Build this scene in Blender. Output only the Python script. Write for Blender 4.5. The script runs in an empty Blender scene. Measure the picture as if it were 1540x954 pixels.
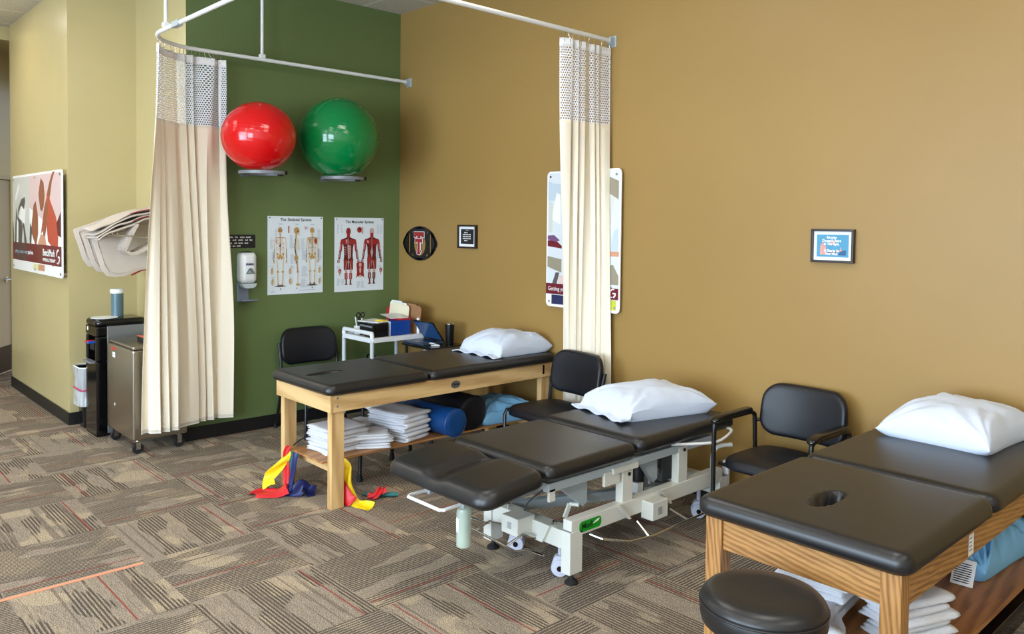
import bpy, bmesh, math, random
from mathutils import Vector, Matrix, noise
random.seed(7)
PI = math.pi
SC = bpy.context.scene
COL = SC.collection

# ------------------------------------------------------------------ helpers
def lin(c):
    return tuple(((x/12.92) if x <= .04045 else ((x+.055)/1.055)**2.4) for x in [v/255 for v in c])

class NT:
    def __init__(s, m):
        s.m = m; s.t = m.node_tree; s.n = s.t.nodes
    def new(s, typ, **kw):
        n = s.n.new(typ)
        for k, v in kw.items(): setattr(n, k, v)
        return n
    def put(s, sock, v):
        if isinstance(v, bpy.types.NodeSocket): s.t.links.new(v, sock)
        elif isinstance(v, (tuple, list)) and len(v) == 3 and sock.type == 'RGBA': sock.default_value = (*v, 1)
        else: sock.default_value = v
    def math(s, op, a, b=0.0, c=None, clamp=False):
        n = s.new('ShaderNodeMath', operation=op, use_clamp=clamp)
        s.put(n.inputs[0], a); s.put(n.inputs[1], b)
        if c is not None: s.put(n.inputs[2], c)
        return n.outputs[0]
    def mix(s, f, a, b, mode='MIX'):
        n = s.new('ShaderNodeMix', data_type='RGBA', blend_type=mode)
        s.put(n.inputs[0], f); s.put(n.inputs[6], a); s.put(n.inputs[7], b)
        return n.outputs[2]
    def mixf(s, f, a, b):
        n = s.new('ShaderNodeMix', data_type='FLOAT')
        s.put(n.inputs[0], f); s.put(n.inputs[2], a); s.put(n.inputs[3], b)
        return n.outputs[0]
    def noise(s, vec, scale, detail=3, rough=.5):
        n = s.new('ShaderNodeTexNoise'); s.put(n.inputs['Vector'], vec)
        n.inputs['Scale'].default_value = scale; n.inputs['Detail'].default_value = detail
        n.inputs['Roughness'].default_value = rough
        return n.outputs['Fac']
    def coord(s, which='Object'):
        return s.new('ShaderNodeTexCoord').outputs[which]
    def mapping(s, vec, scale=(1, 1, 1), rot=(0, 0, 0), loc=(0, 0, 0)):
        n = s.new('ShaderNodeMapping'); s.put(n.inputs['Vector'], vec)
        n.inputs['Scale'].default_value = scale; n.inputs['Rotation'].default_value = rot
        n.inputs['Location'].default_value = loc
        return n.outputs[0]
    def ramp(s, f, stops, interp='LINEAR'):
        n = s.new('ShaderNodeValToRGB'); n.color_ramp.interpolation = interp
        e = n.color_ramp.elements
        while len(e) < len(stops): e.new(.5)
        for el, (p, c) in zip(e, stops):
            el.position = p; el.color = (*c, 1)
        s.put(n.inputs[0], f)
        return n.outputs[0]
    def bump(s, h, strength=.2, dist=.01):
        n = s.new('ShaderNodeBump'); n.inputs['Strength'].default_value = strength
        n.inputs['Distance'].default_value = dist; s.put(n.inputs['Height'], h)
        return n.outputs[0]

def mat(name, rgb, rough=.5, metal=0., spec=.5, bump=None, var=0., coat=0., alpha=1., trans=0., emit=0., sheen=0.):
    m = bpy.data.materials.new(name); m.use_nodes = True
    N = NT(m); b = N.n['Principled BSDF']
    c = lin(rgb)
    b.inputs['Base Color'].default_value = (*c, 1)
    b.inputs['Roughness'].default_value = rough; b.inputs['Metallic'].default_value = metal
    b.inputs['Specular IOR Level'].default_value = spec
    b.inputs['Coat Weight'].default_value = coat
    b.inputs['Alpha'].default_value = alpha
    b.inputs['Transmission Weight'].default_value = trans
    b.inputs['Sheen Weight'].default_value = sheen
    if emit:
        b.inputs['Emission Color'].default_value = (*c, 1); b.inputs['Emission Strength'].default_value = emit
    if var:
        f = N.noise(N.coord(), 3.0, 4)
        k = N.ramp(f, [(.3, tuple(x*(1-var) for x in c)), (.7, tuple(min(1, x*(1+var)) for x in c))])
        N.put(b.inputs['Base Color'], k)
    if bump:
        h = N.noise(N.coord(), bump[0], 3)
        N.put(b.inputs['Normal'], N.bump(h, bump[1], bump[2] if len(bump) > 2 else .002))
    return m

class MB:
    """collects geometry for ONE mesh object"""
    def __init__(s): s.v = []; s.f = []; s.mi = []; s.cur = 0; s.M = Matrix.Identity(4); s.uv = {}
    def add(s, vs, fs, mi=None):
        o = len(s.v); s.v += [s.M @ Vector(p) for p in vs]
        for f in fs: s.f.append([i+o for i in f]); s.mi.append(s.cur if mi is None else mi)
        return s
    def box(s, x0, x1, y0, y1, z0, z1, mi=None):
        vs = [(x0,y0,z0),(x1,y0,z0),(x1,y1,z0),(x0,y1,z0),(x0,y0,z1),(x1,y0,z1),(x1,y1,z1),(x0,y1,z1)]
        return s.add(vs, [(3,2,1,0),(4,5,6,7),(0,1,5,4),(1,2,6,5),(2,3,7,6),(3,0,4,7)], mi)
    def bar(s, a, b, w, h, up=(0,0,1), mi=None):
        """rectangular bar from a to b, w across, h along up"""
        a = Vector(a); b = Vector(b); d = (b-a).normalized(); u = Vector(up)
        r = d.cross(u)
        if r.length < 1e-5: r = d.cross(Vector((1,0,0)))
        r.normalize(); u = r.cross(d).normalized()
        vs = []
        for p in (a, b):
            for i, j in ((-1,-1),(1,-1),(1,1),(-1,1)): vs.append(p+r*(i*w/2)+u*(j*h/2))
        return s.add(vs, [(0,1,2,3),(7,6,5,4),(0,4,5,1),(1,5,6,2),(2,6,7,3),(3,7,4,0)], mi)
    def tube(s, pts, r, seg=10, caps=True, mi=None, closed=False):
        pts = [Vector(p) for p in pts]; n = len(pts)
        rs = r if isinstance(r, (list, tuple)) else [r]*n
        tang = []
        for i in range(n):
            a = pts[(i-1) % n] if (closed or i > 0) else pts[i]
            b = pts[(i+1) % n] if (closed or i < n-1) else pts[i]
            tang.append((b-a).normalized())
        ref = Vector((0,0,1)) if abs(tang[0].z) < .9 else Vector((1,0,0))
        u = tang[0].cross(ref).normalized(); vs = []
        for i in range(n):
            t = tang[i]; u = (u - t*u.dot(t)).normalized(); w = t.cross(u)
            for k in range(seg):
                a = 2*PI*k/seg; vs.append(pts[i]+u*(math.cos(a)*rs[i])+w*(math.sin(a)*rs[i]))
        fs = []
        m = n if closed else n-1
        for i in range(m):
            for k in range(seg):
                i2 = (i+1) % n
                fs.append((i*seg+k, i*seg+(k+1) % seg, i2*seg+(k+1) % seg, i2*seg+k))
        if caps and not closed:
            fs.append(tuple(reversed(range(seg)))); fs.append(tuple((n-1)*seg+k for k in range(seg)))
        return s.add(vs, fs, mi)
    def lathe(s, prof, c=(0,0,0), seg=24, axis='z', mi=None, caps=True):
        vs = []; n = len(prof)
        for (r, h) in prof:
            for k in range(seg):
                a = 2*PI*k/seg; x, y = math.cos(a)*r, math.sin(a)*r
                p = (x, y, h) if axis == 'z' else ((h, x, y) if axis == 'x' else (y, h, x))
                vs.append(Vector(p)+Vector(c))
        fs = [(i*seg+k, i*seg+(k+1) % seg, (i+1)*seg+(k+1) % seg, (i+1)*seg+k) for i in range(n-1) for k in range(seg)]
        if caps: fs.append(tuple(reversed(range(seg)))); fs.append(tuple((n-1)*seg+k for k in range(seg)))
        return s.add(vs, fs, mi)
    def prism(s, poly, org, U, V, W, mi=None):
        """2D polygon in plane org+u*U+v*V extruded by vector W"""
        org = Vector(org); U = Vector(U); V = Vector(V); W = Vector(W); n = len(poly)
        vs = [org+U*p[0]+V*p[1] for p in poly]; vs += [p+W for p in vs]
        fs = [tuple(range(n)), tuple(reversed(range(n, 2*n)))] + [(i, i+n, (i+1) % n+n, (i+1) % n) for i in range(n)]
        return s.add(vs, fs, mi)
    def grid(s, fn, nu, nv, wrapu=False, mi=None, flip=False):
        vs = [fn(i/(nu if wrapu else nu-1), j/(nv-1)) for j in range(nv) for i in range(nu)]
        fs = []
        for j in range(nv-1):
            for i in range(nu if wrapu else nu-1):
                i2 = (i+1) % nu; q = (j*nu+i, j*nu+i2, (j+1)*nu+i2, (j+1)*nu+i)
                fs.append(tuple(reversed(q)) if flip else q)
        return s.add(vs, fs, mi)
    def build(s, name, mats, parent=None, smooth=35, bevel=0., seg=2, solid=0., subsurf=0, fixn=True, merge=0.):
        me = bpy.data.meshes.new(name)
        me.from_pydata([tuple(p) for p in s.v], [], s.f)
        if not isinstance(mats, (list, tuple)): mats = [mats]
        for m in mats: me.materials.append(m)
        me.polygons.foreach_set('material_index', s.mi)
        if fixn or merge:
            bm = bmesh.new(); bm.from_mesh(me)
            if merge: bmesh.ops.remove_doubles(bm, verts=bm.verts, dist=merge)
            if fixn: bmesh.ops.recalc_face_normals(bm, faces=bm.faces)
            bm.to_mesh(me); bm.free()
        if smooth:
            me.polygons.foreach_set('use_smooth', [True]*len(me.polygons))
            if smooth < 180: me.set_sharp_from_angle(angle=math.radians(smooth))
        o = bpy.data.objects.new(name, me); COL.objects.link(o)
        if parent: o.parent = parent
        if bevel:
            b = o.modifiers.new('bevel', 'BEVEL'); b.width = bevel; b.segments = seg; b.limit_method = 'ANGLE'
            b.angle_limit = math.radians(40); b.harden_normals = False
        if solid:
            q = o.modifiers.new('solid', 'SOLIDIFY'); q.thickness = solid; q.offset = 0
        if subsurf:
            q = o.modifiers.new('sub', 'SUBSURF'); q.levels = subsurf; q.render_levels = subsurf
        return o

def thing(name, label, cat, loc=(0,0,0), rz=0., group=None):
    o = bpy.data.objects.new(name, None); COL.objects.link(o); o.empty_display_size = .05
    o.location = loc; o.rotation_euler = (0, 0, rz); o['label'] = label; o['category'] = cat
    if group: o['group'] = group
    return o
def tag(o, label, cat, group=None):
    o['label'] = label; o['category'] = cat
    if group: o['group'] = group
    return o
def struct(o): o['kind'] = 'structure'; return o
def dup(o, loc=None, rz=None, label=None):
    def rec(a, par):
        c = a.copy(); COL.objects.link(c)
        if par: c.parent = par
        for ch in [x for x in ALLCH(a)]: rec(ch, c)
        return c
    r = rec(o, None)
    if loc is not None: r.location = loc
    if rz is not None: r.rotation_euler = (0, 0, rz)
    if label: r['label'] = label
    return r
def ALLCH(a): return [x for x in COL.objects if x.parent == a]

def text_part(name, body, size, org, U, V, m, parent, fat=0., align='LEFT', width=None, italic=0., spacing=1., depth=.0004):
    """lettering as a thin mesh in the plane org,U,V"""
    cu = bpy.data.curves.new('lettering', 'FONT'); cu.body = body; cu.size = size; cu.offset = fat
    cu.align_x = align; cu.extrude = depth; cu.shear = italic; cu.space_character = spacing; cu.resolution_u = 2
    o = bpy.data.objects.new('lettering_tmp', cu); COL.objects.link(o)
    bpy.context.view_layer.update()
    dg = bpy.context.evaluated_depsgraph_get()
    me = bpy.data.meshes.new_from_object(o.evaluated_get(dg))
    bpy.data.objects.remove(o)
    me.name = name
    xs = [v.co.x for v in me.vertices]
    k = 1.
    if width and xs: k = width/(max(xs)-min(xs))
    U = Vector(U); V = Vector(V); W = U.cross(V)
    M = Matrix((( U.x*k, V.x, W.x, org[0]), (U.y*k, V.y, W.y, org[1]), (U.z*k, V.z, W.z, org[2]), (0,0,0,1)))
    me.transform(M); me.materials.clear(); me.materials.append(m)
    p = bpy.data.objects.new(name, me); COL.objects.link(p)
    if parent: p.parent = parent
    return p

def arc(cx, cy, r, a0, a1, n):
    return [(cx+r*math.cos(a0+(a1-a0)*i/(n-1)), cy+r*math.sin(a0+(a1-a0)*i/(n-1))) for i in range(n)]
def rrect(x0, x1, y0, y1, r, n=6):
    return (arc(x1-r, y1-r, r, 0, PI/2, n)+arc(x0+r, y1-r, r, PI/2, PI, n)+arc(x0+r, y0+r, r, PI, 1.5*PI, n)+arc(x1-r, y0+r, r, 1.5*PI, 2*PI, n))
def smooth_path(pts, n=6):
    """Catmull-Rom through pts"""
    P = [Vector(p) for p in pts]; out = []
    for i in range(len(P)-1):
        a = P[max(i-1, 0)]; b = P[i]; c = P[i+1]; d = P[min(i+2, len(P)-1)]
        for k in range(n):
            t = k/n
            out.append(.5*((2*b)+(-a+c)*t+(2*a-5*b+4*c-d)*t*t+(-a+3*b-3*c+d)*t**3))
    out.append(P[-1]); return out

def edge_steps(L, e, nmid):
    """0..1 samples dense within e of both ends of a length L"""
    k = [0, .03, .08, .15, .25, .38, .54, .75, 1.]
    a = [q*e/L for q in k]; b = [1-q for q in reversed(a)]
    m = [a[-1]+(b[0]-a[-1])*i/nmid for i in range(1, nmid)]
    return a+m+b

def cushion(mb, x0, x1, y0, y1, zb, zt, rc=.05, re=.03, dips=(), crown=0., nmid=(24, 24), under=.012, curve=None):
    """upholstered slab: rounded corners and a rolled top edge; dips = (cx, cy, rx, ry, depth, soft, power)"""
    A = (x1-x0)/2; B = (y1-y0)/2; cx0 = (x0+x1)/2; cy0 = (y0+y1)/2
    us = edge_steps(2*A, rc, nmid[0]); vs = edge_steps(2*B, rc, nmid[1]); nu, nv = len(us), len(vs)
    P = []; D = []
    for v in vs:
        for u in us:
            x = (2*u-1)*A; y = (2*v-1)*B
            sx = 1 if x >= 0 else -1; sy = 1 if y >= 0 else -1
            ax, ay = abs(x), abs(y); s_ = (ax-(A-rc))/rc; t_ = (ay-(B-rc))/rc
            if s_ > 0 and t_ > 0:
                m = max(s_, t_); l = math.hypot(s_, t_); s2, t2 = s_/l*m, t_/l*m
                ax = A-rc+s2*rc; ay = B-rc+t2*rc; d = (1-m)*rc
            else: d = min(A-ax, B-ay)
            P.append((cx0+sx*ax, cy0+sy*ay)); D.append(max(d, 0))
    top = []; bot = []
    for (x, y), d in zip(P, D):
        q = min(d/re, 1); h = zt - re*(1-math.sqrt(max(0, 1-(1-q)**2)))
        if crown: h += crown*(1-((x-cx0)/A)**2)*(1-((y-cy0)/B)**2)
        for (cx, cy, rx, ry, dep, soft) in dips:
            e = math.hypot((x-cx)/rx, (y-cy)/ry)
            w = min(max((1+soft-e)/soft, 0), 1); w = w*w*(3-2*w)
            h -= dep*w
        zq = zb + under*(1-min(d/under, 1))
        if curve:
            dz = curve(x, y); h += dz; zq += dz
        top.append((x, y, max(h, zq+.002))); bot.append((x, y, zq))
    n = nu*nv; fs = []
    for j in range(nv-1):
        for i in range(nu-1):
            q = (j*nu+i, j*nu+i+1, (j+1)*nu+i+1, (j+1)*nu+i)
            fs.append(q); fs.append(tuple(n+k for k in reversed(q)))
    loop = [i for i in range(nu)]+[j*nu+nu-1 for j in range(1, nv)]+[(nv-1)*nu+i for i in range(nu-2, -1, -1)]+[j*nu for j in range(nv-2, 0, -1)]
    for a, b in zip(loop, loop[1:]+loop[:1]): fs.append((b, a, n+a, n+b))
    mb.add(top+bot, fs)
    return mb

def pillow_mesh(mb, L, Wd, H, seed=0, wr=.01, flat=.35, sag=0., corner=.10, nu=56, nv=40, open_end=0.):
    """pillow lying on z=0, length L in x, Wd in y, height H; open_end: flat hem length at -x end"""
    def top(u, v, up):
        a = 2*u-1; b = 2*v-1
        # outline: sides bow inwards between the corners
        x = a*L/2*(1-corner*.5*(b*b <= 1)*(1-b*b)*abs(a)**3*.8); y = b*Wd/2*(1-corner*(1-a*a)*abs(b)**3*-.25)
        y *= 1-corner*.45*(1-abs(b))*0
        ea = a
        if open_end and a < -1+open_end: prof_a = .0
        else:
            if open_end: ea = (a-open_end/2)/(1-open_end/2)
            prof_a = max(0, 1-abs(ea)**2.6)**.62
        prof = prof_a*max(0, 1-abs(b)**2.8)**.6
        nz = noise.noise(Vector((a*2.2+seed, b*2.4, seed*1.7)))
        w1 = noise.noise(Vector((a*5+seed*3, b*4, up*5.)))*wr*1.2
        rdg = 1-abs(noise.noise(Vector((a*3+b*4+seed, b*3-a*2, seed)))*2)
        edge = (abs(a)**3+abs(b)**3)
        w2 = (rdg**4)*wr*1.3*min(edge+.15, 1)
        if up > 0:
            z = H*(flat+(1-flat)*prof*(1+.12*nz)) if False else H*.18*(1 if prof > 0 else .55)*min(1, prof*3+.35)+H*.82*prof*(1+.10*nz) + (w1+w2)*min(1, prof*2)
        else:
            z = H*.18*(1-min(1, prof*4)) + .002
            z = max(z, .001)
        if up > 0: z = max(z, H*.18*(1-min(1, prof*4))+.004)
        if up > 0 and sag: z -= sag*math.exp(-((a-.1)**2+(b)**2)*5)
        return (x, y, z)
    mb.grid(lambda u, v: top(u, v, 1), nu, nv)
    mb.grid(lambda u, v: top(u, v, -1), nu, nv, flip=True)
    return mb
LIGHT = 13.0; DAYLIGHT = 400.
LIGHTS = [(x, y) for y in (-2.0, -4.4, -6.9) for x in (2.9, 5.1, 7.3)]+[(-.3, -3.9), (-2.45, -3.62), (-.9, -6.5)]
# ------------------------------------------------------------------ materials
def paint(name, rgb, rough=.42, spec=.35):
    m = mat(name, rgb, rough, spec=spec); N = NT(m); b = N.n['Principled BSDF']
    co = N.coord(); c = lin(rgb)
    f = N.noise(co, .8, 4, .6)
    N.put(b.inputs['Base Color'], N.ramp(f, [(.25, tuple(x*.95 for x in c)), (.75, tuple(x*1.05 for x in c))]))
    N.put(b.inputs['Normal'], N.bump(N.noise(co, 160, 2), .06, .002))
    return m
M_TAN = paint('tan_wall_paint', (155, 124, 70))
M_GREEN = paint('olive_green_wall_paint', (101, 119, 73))
M_BEIGE = paint('beige_wall_paint', (196, 181, 132), .26, .6)
M_WHITEWALL = paint('off_white_wall_paint', (214, 208, 192), .6, .3)
M_BASE = mat('black_rubber_baseboard', (22, 21, 22), .45)
M_VINYL = mat('black_vinyl', (26, 26, 28), .36, spec=.55, bump=(420, .05, .001))
M_VINYL_D = mat('dark_navy_vinyl', (15, 17, 24), .42, spec=.45, bump=(300, .08, .001))
M_BLACK = mat('black_coated_steel', (14, 14, 15), .38)
M_BLACKPL = mat('black_plastic', (13, 13, 15), .22)
M_RUBBER = mat('black_rubber', (16, 16, 17), .7)
M_CREAM = mat('cream_enamel_steel', (214, 214, 204), .32, spec=.5)
M_GREYST = mat('pale_grey_blue_enamel', (170, 180, 184), .4)
M_CHROME = mat('chrome', (215, 215, 215), .12, 1.)
M_STEEL = mat('brushed_steel', (176, 172, 165), .27, 1., bump=(60, .03, .001))
M_GREYPL = mat('grey_plastic', (120, 124, 128), .35)
M_WHITEPL = mat('white_plastic', (235, 238, 240), .3)
M_WHITEMET = mat('white_powder_coat', (236, 238, 238), .3)
M_PAPER = mat('white_paper', (236, 238, 238), .6)
M_LINEN = mat('white_cotton', (204, 214, 231), .8, spec=.2, bump=(60, .25, .003), sheen=.15)
M_TOWEL = mat('white_terry_cloth', (218, 219, 224), .9, spec=.1, bump=(220, .6, .003), sheen=.2)
M_CANVAS = mat('greige_canvas', (206, 194, 182), .85, spec=.1, bump=(160, .4, .002))
M_REDTRIM = mat('red_fabric_lining', (150, 20, 34), .8)
M_BLUEFAB = mat('light_blue_cotton', (128, 184, 224), .8, spec=.15, bump=(50, .3, .003))
M_CURTAIN = mat('ivory_curtain_cloth', (240, 230, 210), .75, spec=.2, bump=(300, .15, .001))
M_TAPE = mat('white_curtain_tape', (240, 240, 242), .7)
M_RED = mat('red_glossy_rubber', (214, 12, 18), .16, coat=.3, spec=.5)
M_GREENB = mat('green_glossy_rubber', (0, 122, 60), .13, coat=.3, spec=.5)
for m_ in (M_RED, M_GREENB):
    N = NT(m_); w = N.new('ShaderNodeTexWave', wave_type='BANDS', bands_direction='Z')
    N.put(w.inputs['Vector'], N.mapping(N.coord(), rot=(.35, .2, 0)))
    w.inputs['Scale'].default_value = 11; w.inputs['Distortion'].default_value = .6
    N.put(N.n['Principled BSDF'].inputs['Normal'], N.bump(w.outputs['Fac'], .12, .004))
M_BLUEV = mat('blue_vinyl', (12, 64, 122), .35, bump=(200, .08, .001))
M_MAROON = mat('maroon_print', (108, 18, 38), .35)
M_INK = mat('black_print', (22, 22, 24), .5)
M_WPRINT = mat('white_print', (240, 240, 238), .45)
M_FRAME = mat('dark_brown_frame', (34, 16, 14), .3)
M_TEAL = mat('teal_latex', (10, 100, 98), .45)
M_REDL = mat('red_latex', (208, 32, 40), .45, bump=(20, .3, .004))
M_YEL = mat('yellow_latex', (240, 205, 20), .45, bump=(20, .3, .004))
M_BLUEL = mat('navy_blue_latex', (24, 36, 92), .45, bump=(20, .3, .004))
M_DOOR = mat('cream_door_paint', (206, 196, 172), .4)

def wood(name, base, dark, scale=1., axis='y', ring=9., rough=.42):
    m = mat(name, base, rough); N = NT(m); b = N.n['Principled BSDF']
    co = N.coord()
    sc = {'x': (1.2, 14, 14), 'y': (14, 1.2, 14), 'z': (14, 14, 1.2)}[axis]
    st = N.mapping(co, tuple(q*scale for q in sc))
    n1 = N.noise(st, 1.6, 5, .65)
    w = N.new('ShaderNodeTexWave', wave_type='BANDS', bands_direction='DIAGONAL')
    sw = {'x': (.16, 1, 1), 'y': (1, .13, 1), 'z': (1, 1, .13)}[axis]
    N.put(w.inputs['Vector'], N.mapping(co, sw)); w.inputs['Scale'].default_value = ring
    w.inputs['Distortion'].default_value = 5.5 if ring < 15 else 3.2; w.inputs['Detail'].default_value = 3
    w.inputs['Detail Scale'].default_value = 1.2
    f = N.math('ADD', N.math('MULTIPLY', n1, .68), N.math('MULTIPLY', w.outputs['Fac'], .32))
    N.put(b.inputs['Base Color'], N.ramp(f, [(.28, lin(dark)), (.62, lin(base))]))
    N.put(b.inputs['Normal'], N.bump(n1, .08, .002))
    return m
WOODS = {}
for ax in 'xyz':
    WOODS['maple', ax] = wood('maple_wood_'+ax, (224, 188, 132), (188, 146, 92), 1., ax, 5.)
    WOODS['oak', ax] = wood('oak_wood_'+ax, (180, 132, 76), (130, 88, 46), 2.2, ax, 34.)
M_PLY = wood('plywood_shelf', (190, 138, 84), (150, 100, 54), .8, 'y', 6.)
M_OAKSHELF = wood('oak_shelf', (168, 114, 64), (128, 80, 42), 1.3, 'y', 12.)
M_PLYEDGE = mat('plywood_edge', (222, 190, 146), .6)

# mesh curtain top: white net with diagonal rows of holes
def net_material():
    m = bpy.data.materials.new('white_curtain_netting'); m.use_nodes = True
    N = NT(m); b = N.n['Principled BSDF']
    b.inputs['Base Color'].default_value = (*lin((236, 238, 246)), 1); b.inputs['Roughness'].default_value = .7
    uv = N.new('ShaderNodeUVMap').outputs[0]
    sep = N.new('ShaderNodeSeparateXYZ'); N.put(sep.inputs[0], uv)
    P = .0165
    X = N.math('DIVIDE', sep.outputs[0], P); Y = N.math('DIVIDE', sep.outputs[1], P)
    row = N.math('FLOOR', Y)
    odd = N.math('MULTIPLY', N.math('FLOORED_MODULO', row, 2.), .5)
    fx = N.math('SUBTRACT', N.math('FRACT', N.math('ADD', X, odd)), .5)
    fy = N.math('SUBTRACT', N.math('FRACT', Y), .5)
    d = N.math('SQRT', N.math('ADD', N.math('MULTIPLY', fx, fx), N.math('MULTIPLY', fy, fy)))
    N.put(b.inputs['Alpha'], N.math('GREATER_THAN', d, .345))
    return m
M_NET = net_material()

# carpet: quarter-turned 61 cm tiles
def carpet_material():
    m = bpy.data.materials.new('quarter_turned_carpet_tiles'); m.use_nodes = True
    N = NT(m); b = N.n['Principled BSDF']; b.inputs['Roughness'].default_value = .95
    b.inputs['Specular IOR Level'].default_value = .1
    co = N.coord(); sep = N.new('ShaderNodeSeparateXYZ'); N.put(sep.inputs[0], co)
    T = .6096
    X = N.math('DIVIDE', N.math('SUBTRACT', sep.outputs[0], .26), T)
    Y = N.math('DIVIDE', N.math('ADD', sep.outputs[1], 3.01), T)
    i = N.math('FLOOR', X); j = N.math('FLOOR', Y); u = N.math('FRACT', X); v = N.math('FRACT', Y)
    par = N.math('FLOORED_MODULO', N.math('ADD', i, j), 2.)
    s = N.mixf(par, v, u); t = N.mixf(par, u, v)
    cid = N.new('ShaderNodeCombineXYZ'); N.put(cid.inputs[0], i); N.put(cid.inputs[1], j)
    wn = N.new('ShaderNodeTexWhiteNoise', noise_dimensions='3D'); N.put(wn.inputs['Vector'], cid.outputs[0])
    rs = N.new('ShaderNodeSeparateColor'); N.put(rs.inputs[0], wn.outputs['Color'])
    r1, r2, r3 = rs.outputs[0], rs.outputs[1], rs.outputs[2]
    # local coords offset per tile
    lc = N.new('ShaderNodeCombineXYZ')
    N.put(lc.inputs[0], N.math('ADD', s, N.math('MULTIPLY', r1, 37.))); N.put(lc.inputs[1], N.math('ADD', t, N.math('MULTIPLY', r2, 23.)))
    L = lc.outputs[0]
    # bands across the tile (vary in s only, wobbling a bit)
    band = N.noise(N.mapping(L, (5.5, .5, 1)), 1., 2, .4)
    blob = N.noise(N.mapping(L, (1.7, 1.7, 1)), 1.3, 1, .3)
    blob2 = N.noise(N.mapping(L, (2.6, 1.6, 1), loc=(5, 9, 0)), 1.2, 1, .3)
    # thin woven ribs
    rib = N.math('SINE', N.math('MULTIPLY', s, 2*PI*34))
    ribm = N.math('MULTIPLY', N.math('MULTIPLY', N.math('ADD', rib, .35), 2.2, clamp=True), N.math('MULTIPLY', N.math('SUBTRACT', N.math('ADD', band, N.math('MULTIPLY', blob2, .6)), N.math('SUBTRACT', .80, N.math('MULTIPLY', par, .10))), 40., clamp=True))
    fib = N.noise(N.mapping(co, (190, 190, 1)), 1., 3, .75)
    fib2 = N.noise(N.mapping(L, (46, 7, 1)), 1., 3, .7)
    mid, dark, light, pale = lin((163, 150, 134)), lin((76, 69, 64)), lin((178, 161, 137)), lin((194, 176, 148))
    c = N.mix(N.math('MULTIPLY', N.math('GREATER_THAN', band, .52), .55), mid, light)
    c = N.mix(N.ramp(fib2, [(.42, (0, 0, 0)), (.62, (.65, .65, .65))]), c, lin((140, 127, 113)))
    c = N.mix(N.math('MULTIPLY', N.math('MULTIPLY', N.math('SUBTRACT', N.math('ADD', blob, N.math('MULTIPLY', fib2, .06)), .61), 30., clamp=True), .6), c, pale)
    c = N.mix(N.math('MULTIPLY', ribm, .85), c, dark)
    c = N.mix(N.math('MULTIPLY', N.math('GREATER_THAN', N.noise(N.mapping(L, (22, .35, 1), loc=(3, 3, 0)), 1., 1, .4), .66), .7), c, lin((118, 106, 94)))
    # speckle
    c = N.mix(1., c, N.ramp(fib, [(.38, (.26, .25, .24)), (.62, (1.55, 1.55, 1.53))]), 'MULTIPLY')
    # red yarn lines
    s0 = N.mixf(N.math('GREATER_THAN', r3, .45), .62, .87)
    wob = N.math('MULTIPLY', N.math('SUBTRACT', fib, .5), .008)
    d1 = N.math('LESS_THAN', N.math('ABSOLUTE', N.math('ADD', N.math('SUBTRACT', s, s0), wob)), .0068)
    d2 = N.math('MULTIPLY', N.math('LESS_THAN', N.math('ABSOLUTE', N.math('ADD', N.math('SUBTRACT', s, .11), wob)), .006), N.math('GREATER_THAN', r1, .6))
    c = N.mix(N.math('MULTIPLY', N.math('ADD', d1, d2, clamp=True), .85), c, lin((146, 56, 50)))
    N.put(b.inputs['Base Color'], c)
    N.put(b.inputs['Normal'], N.bump(N.math('ADD', fib, N.math('MULTIPLY', ribm, -.4)), .6, .004))
    return m
M_CARPET = carpet_material()

def ceiling_material():
    m = mat('white_ceiling_tiles', (206, 202, 192), .9, spec=.1); N = NT(m); b = N.n['Principled BSDF']
    co = N.coord(); sep = N.new('ShaderNodeSeparateXYZ'); N.put(sep.inputs[0], co)
    u = N.math('FRACT', N.math('DIVIDE', N.math('ADD', sep.outputs[0], .10), .61)); v = N.math('FRACT', N.math('DIVIDE', N.math('ADD', sep.outputs[1], .42), 1.22))
    g = N.math('MAXIMUM', N.math('LESS_THAN', u, .045), N.math('LESS_THAN', v, .023))
    fl = N.noise(co, 90, 3, .7)
    c = N.mix(N.ramp(fl, [(.35, (0, 0, 0)), (.45, (1, 1, 1))]), lin((150, 144, 132)), lin((204, 199, 187)))
    c = N.mix(g, c, lin((222, 220, 212)))
    N.put(b.inputs['Base Color'], c)
    N.put(b.inputs['Normal'], N.bump(N.math('SUBTRACT', 1., g), .5, .01))
    return m
M_CEIL = ceiling_material()
# ------------------------------------------------------------------ camera
yaw, pit, rol = math.radians(137.07292991), math.radians(-1.95362201), math.radians(.68642644)
fw = Vector((math.cos(pit)*math.cos(yaw), math.cos(pit)*math.sin(yaw), math.sin(pit)))
rt = fw.cross(Vector((0,0,1))).normalized(); up = rt.cross(fw)
r2 = rt*math.cos(rol)+up*math.sin(rol); u2 = -rt*math.sin(rol)+up*math.cos(rol)
cd = bpy.data.cameras.new('camera'); cam = bpy.data.objects.new('camera', cd); COL.objects.link(cam)
cam.matrix_world = Matrix(((r2.x, u2.x, -fw.x, 6.314), (r2.y, u2.y, -fw.y, -4.415), (r2.z, u2.z, -fw.z, 1.74), (0,0,0,1)))
cd.sensor_fit = 'HORIZONTAL'; cd.sensor_width = 36; cd.lens = 1214.613/1540*36; cd.shift_y = -(477-377.21)/1540
cd.clip_start = .05
SC.camera = cam
SC.view_settings.view_transform = 'Standard'; SC.view_settings.look = 'None'
SC.view_settings.exposure = 0; SC.view_settings.gamma = 1; SC.view_settings.use_curve_mapping = False

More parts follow.
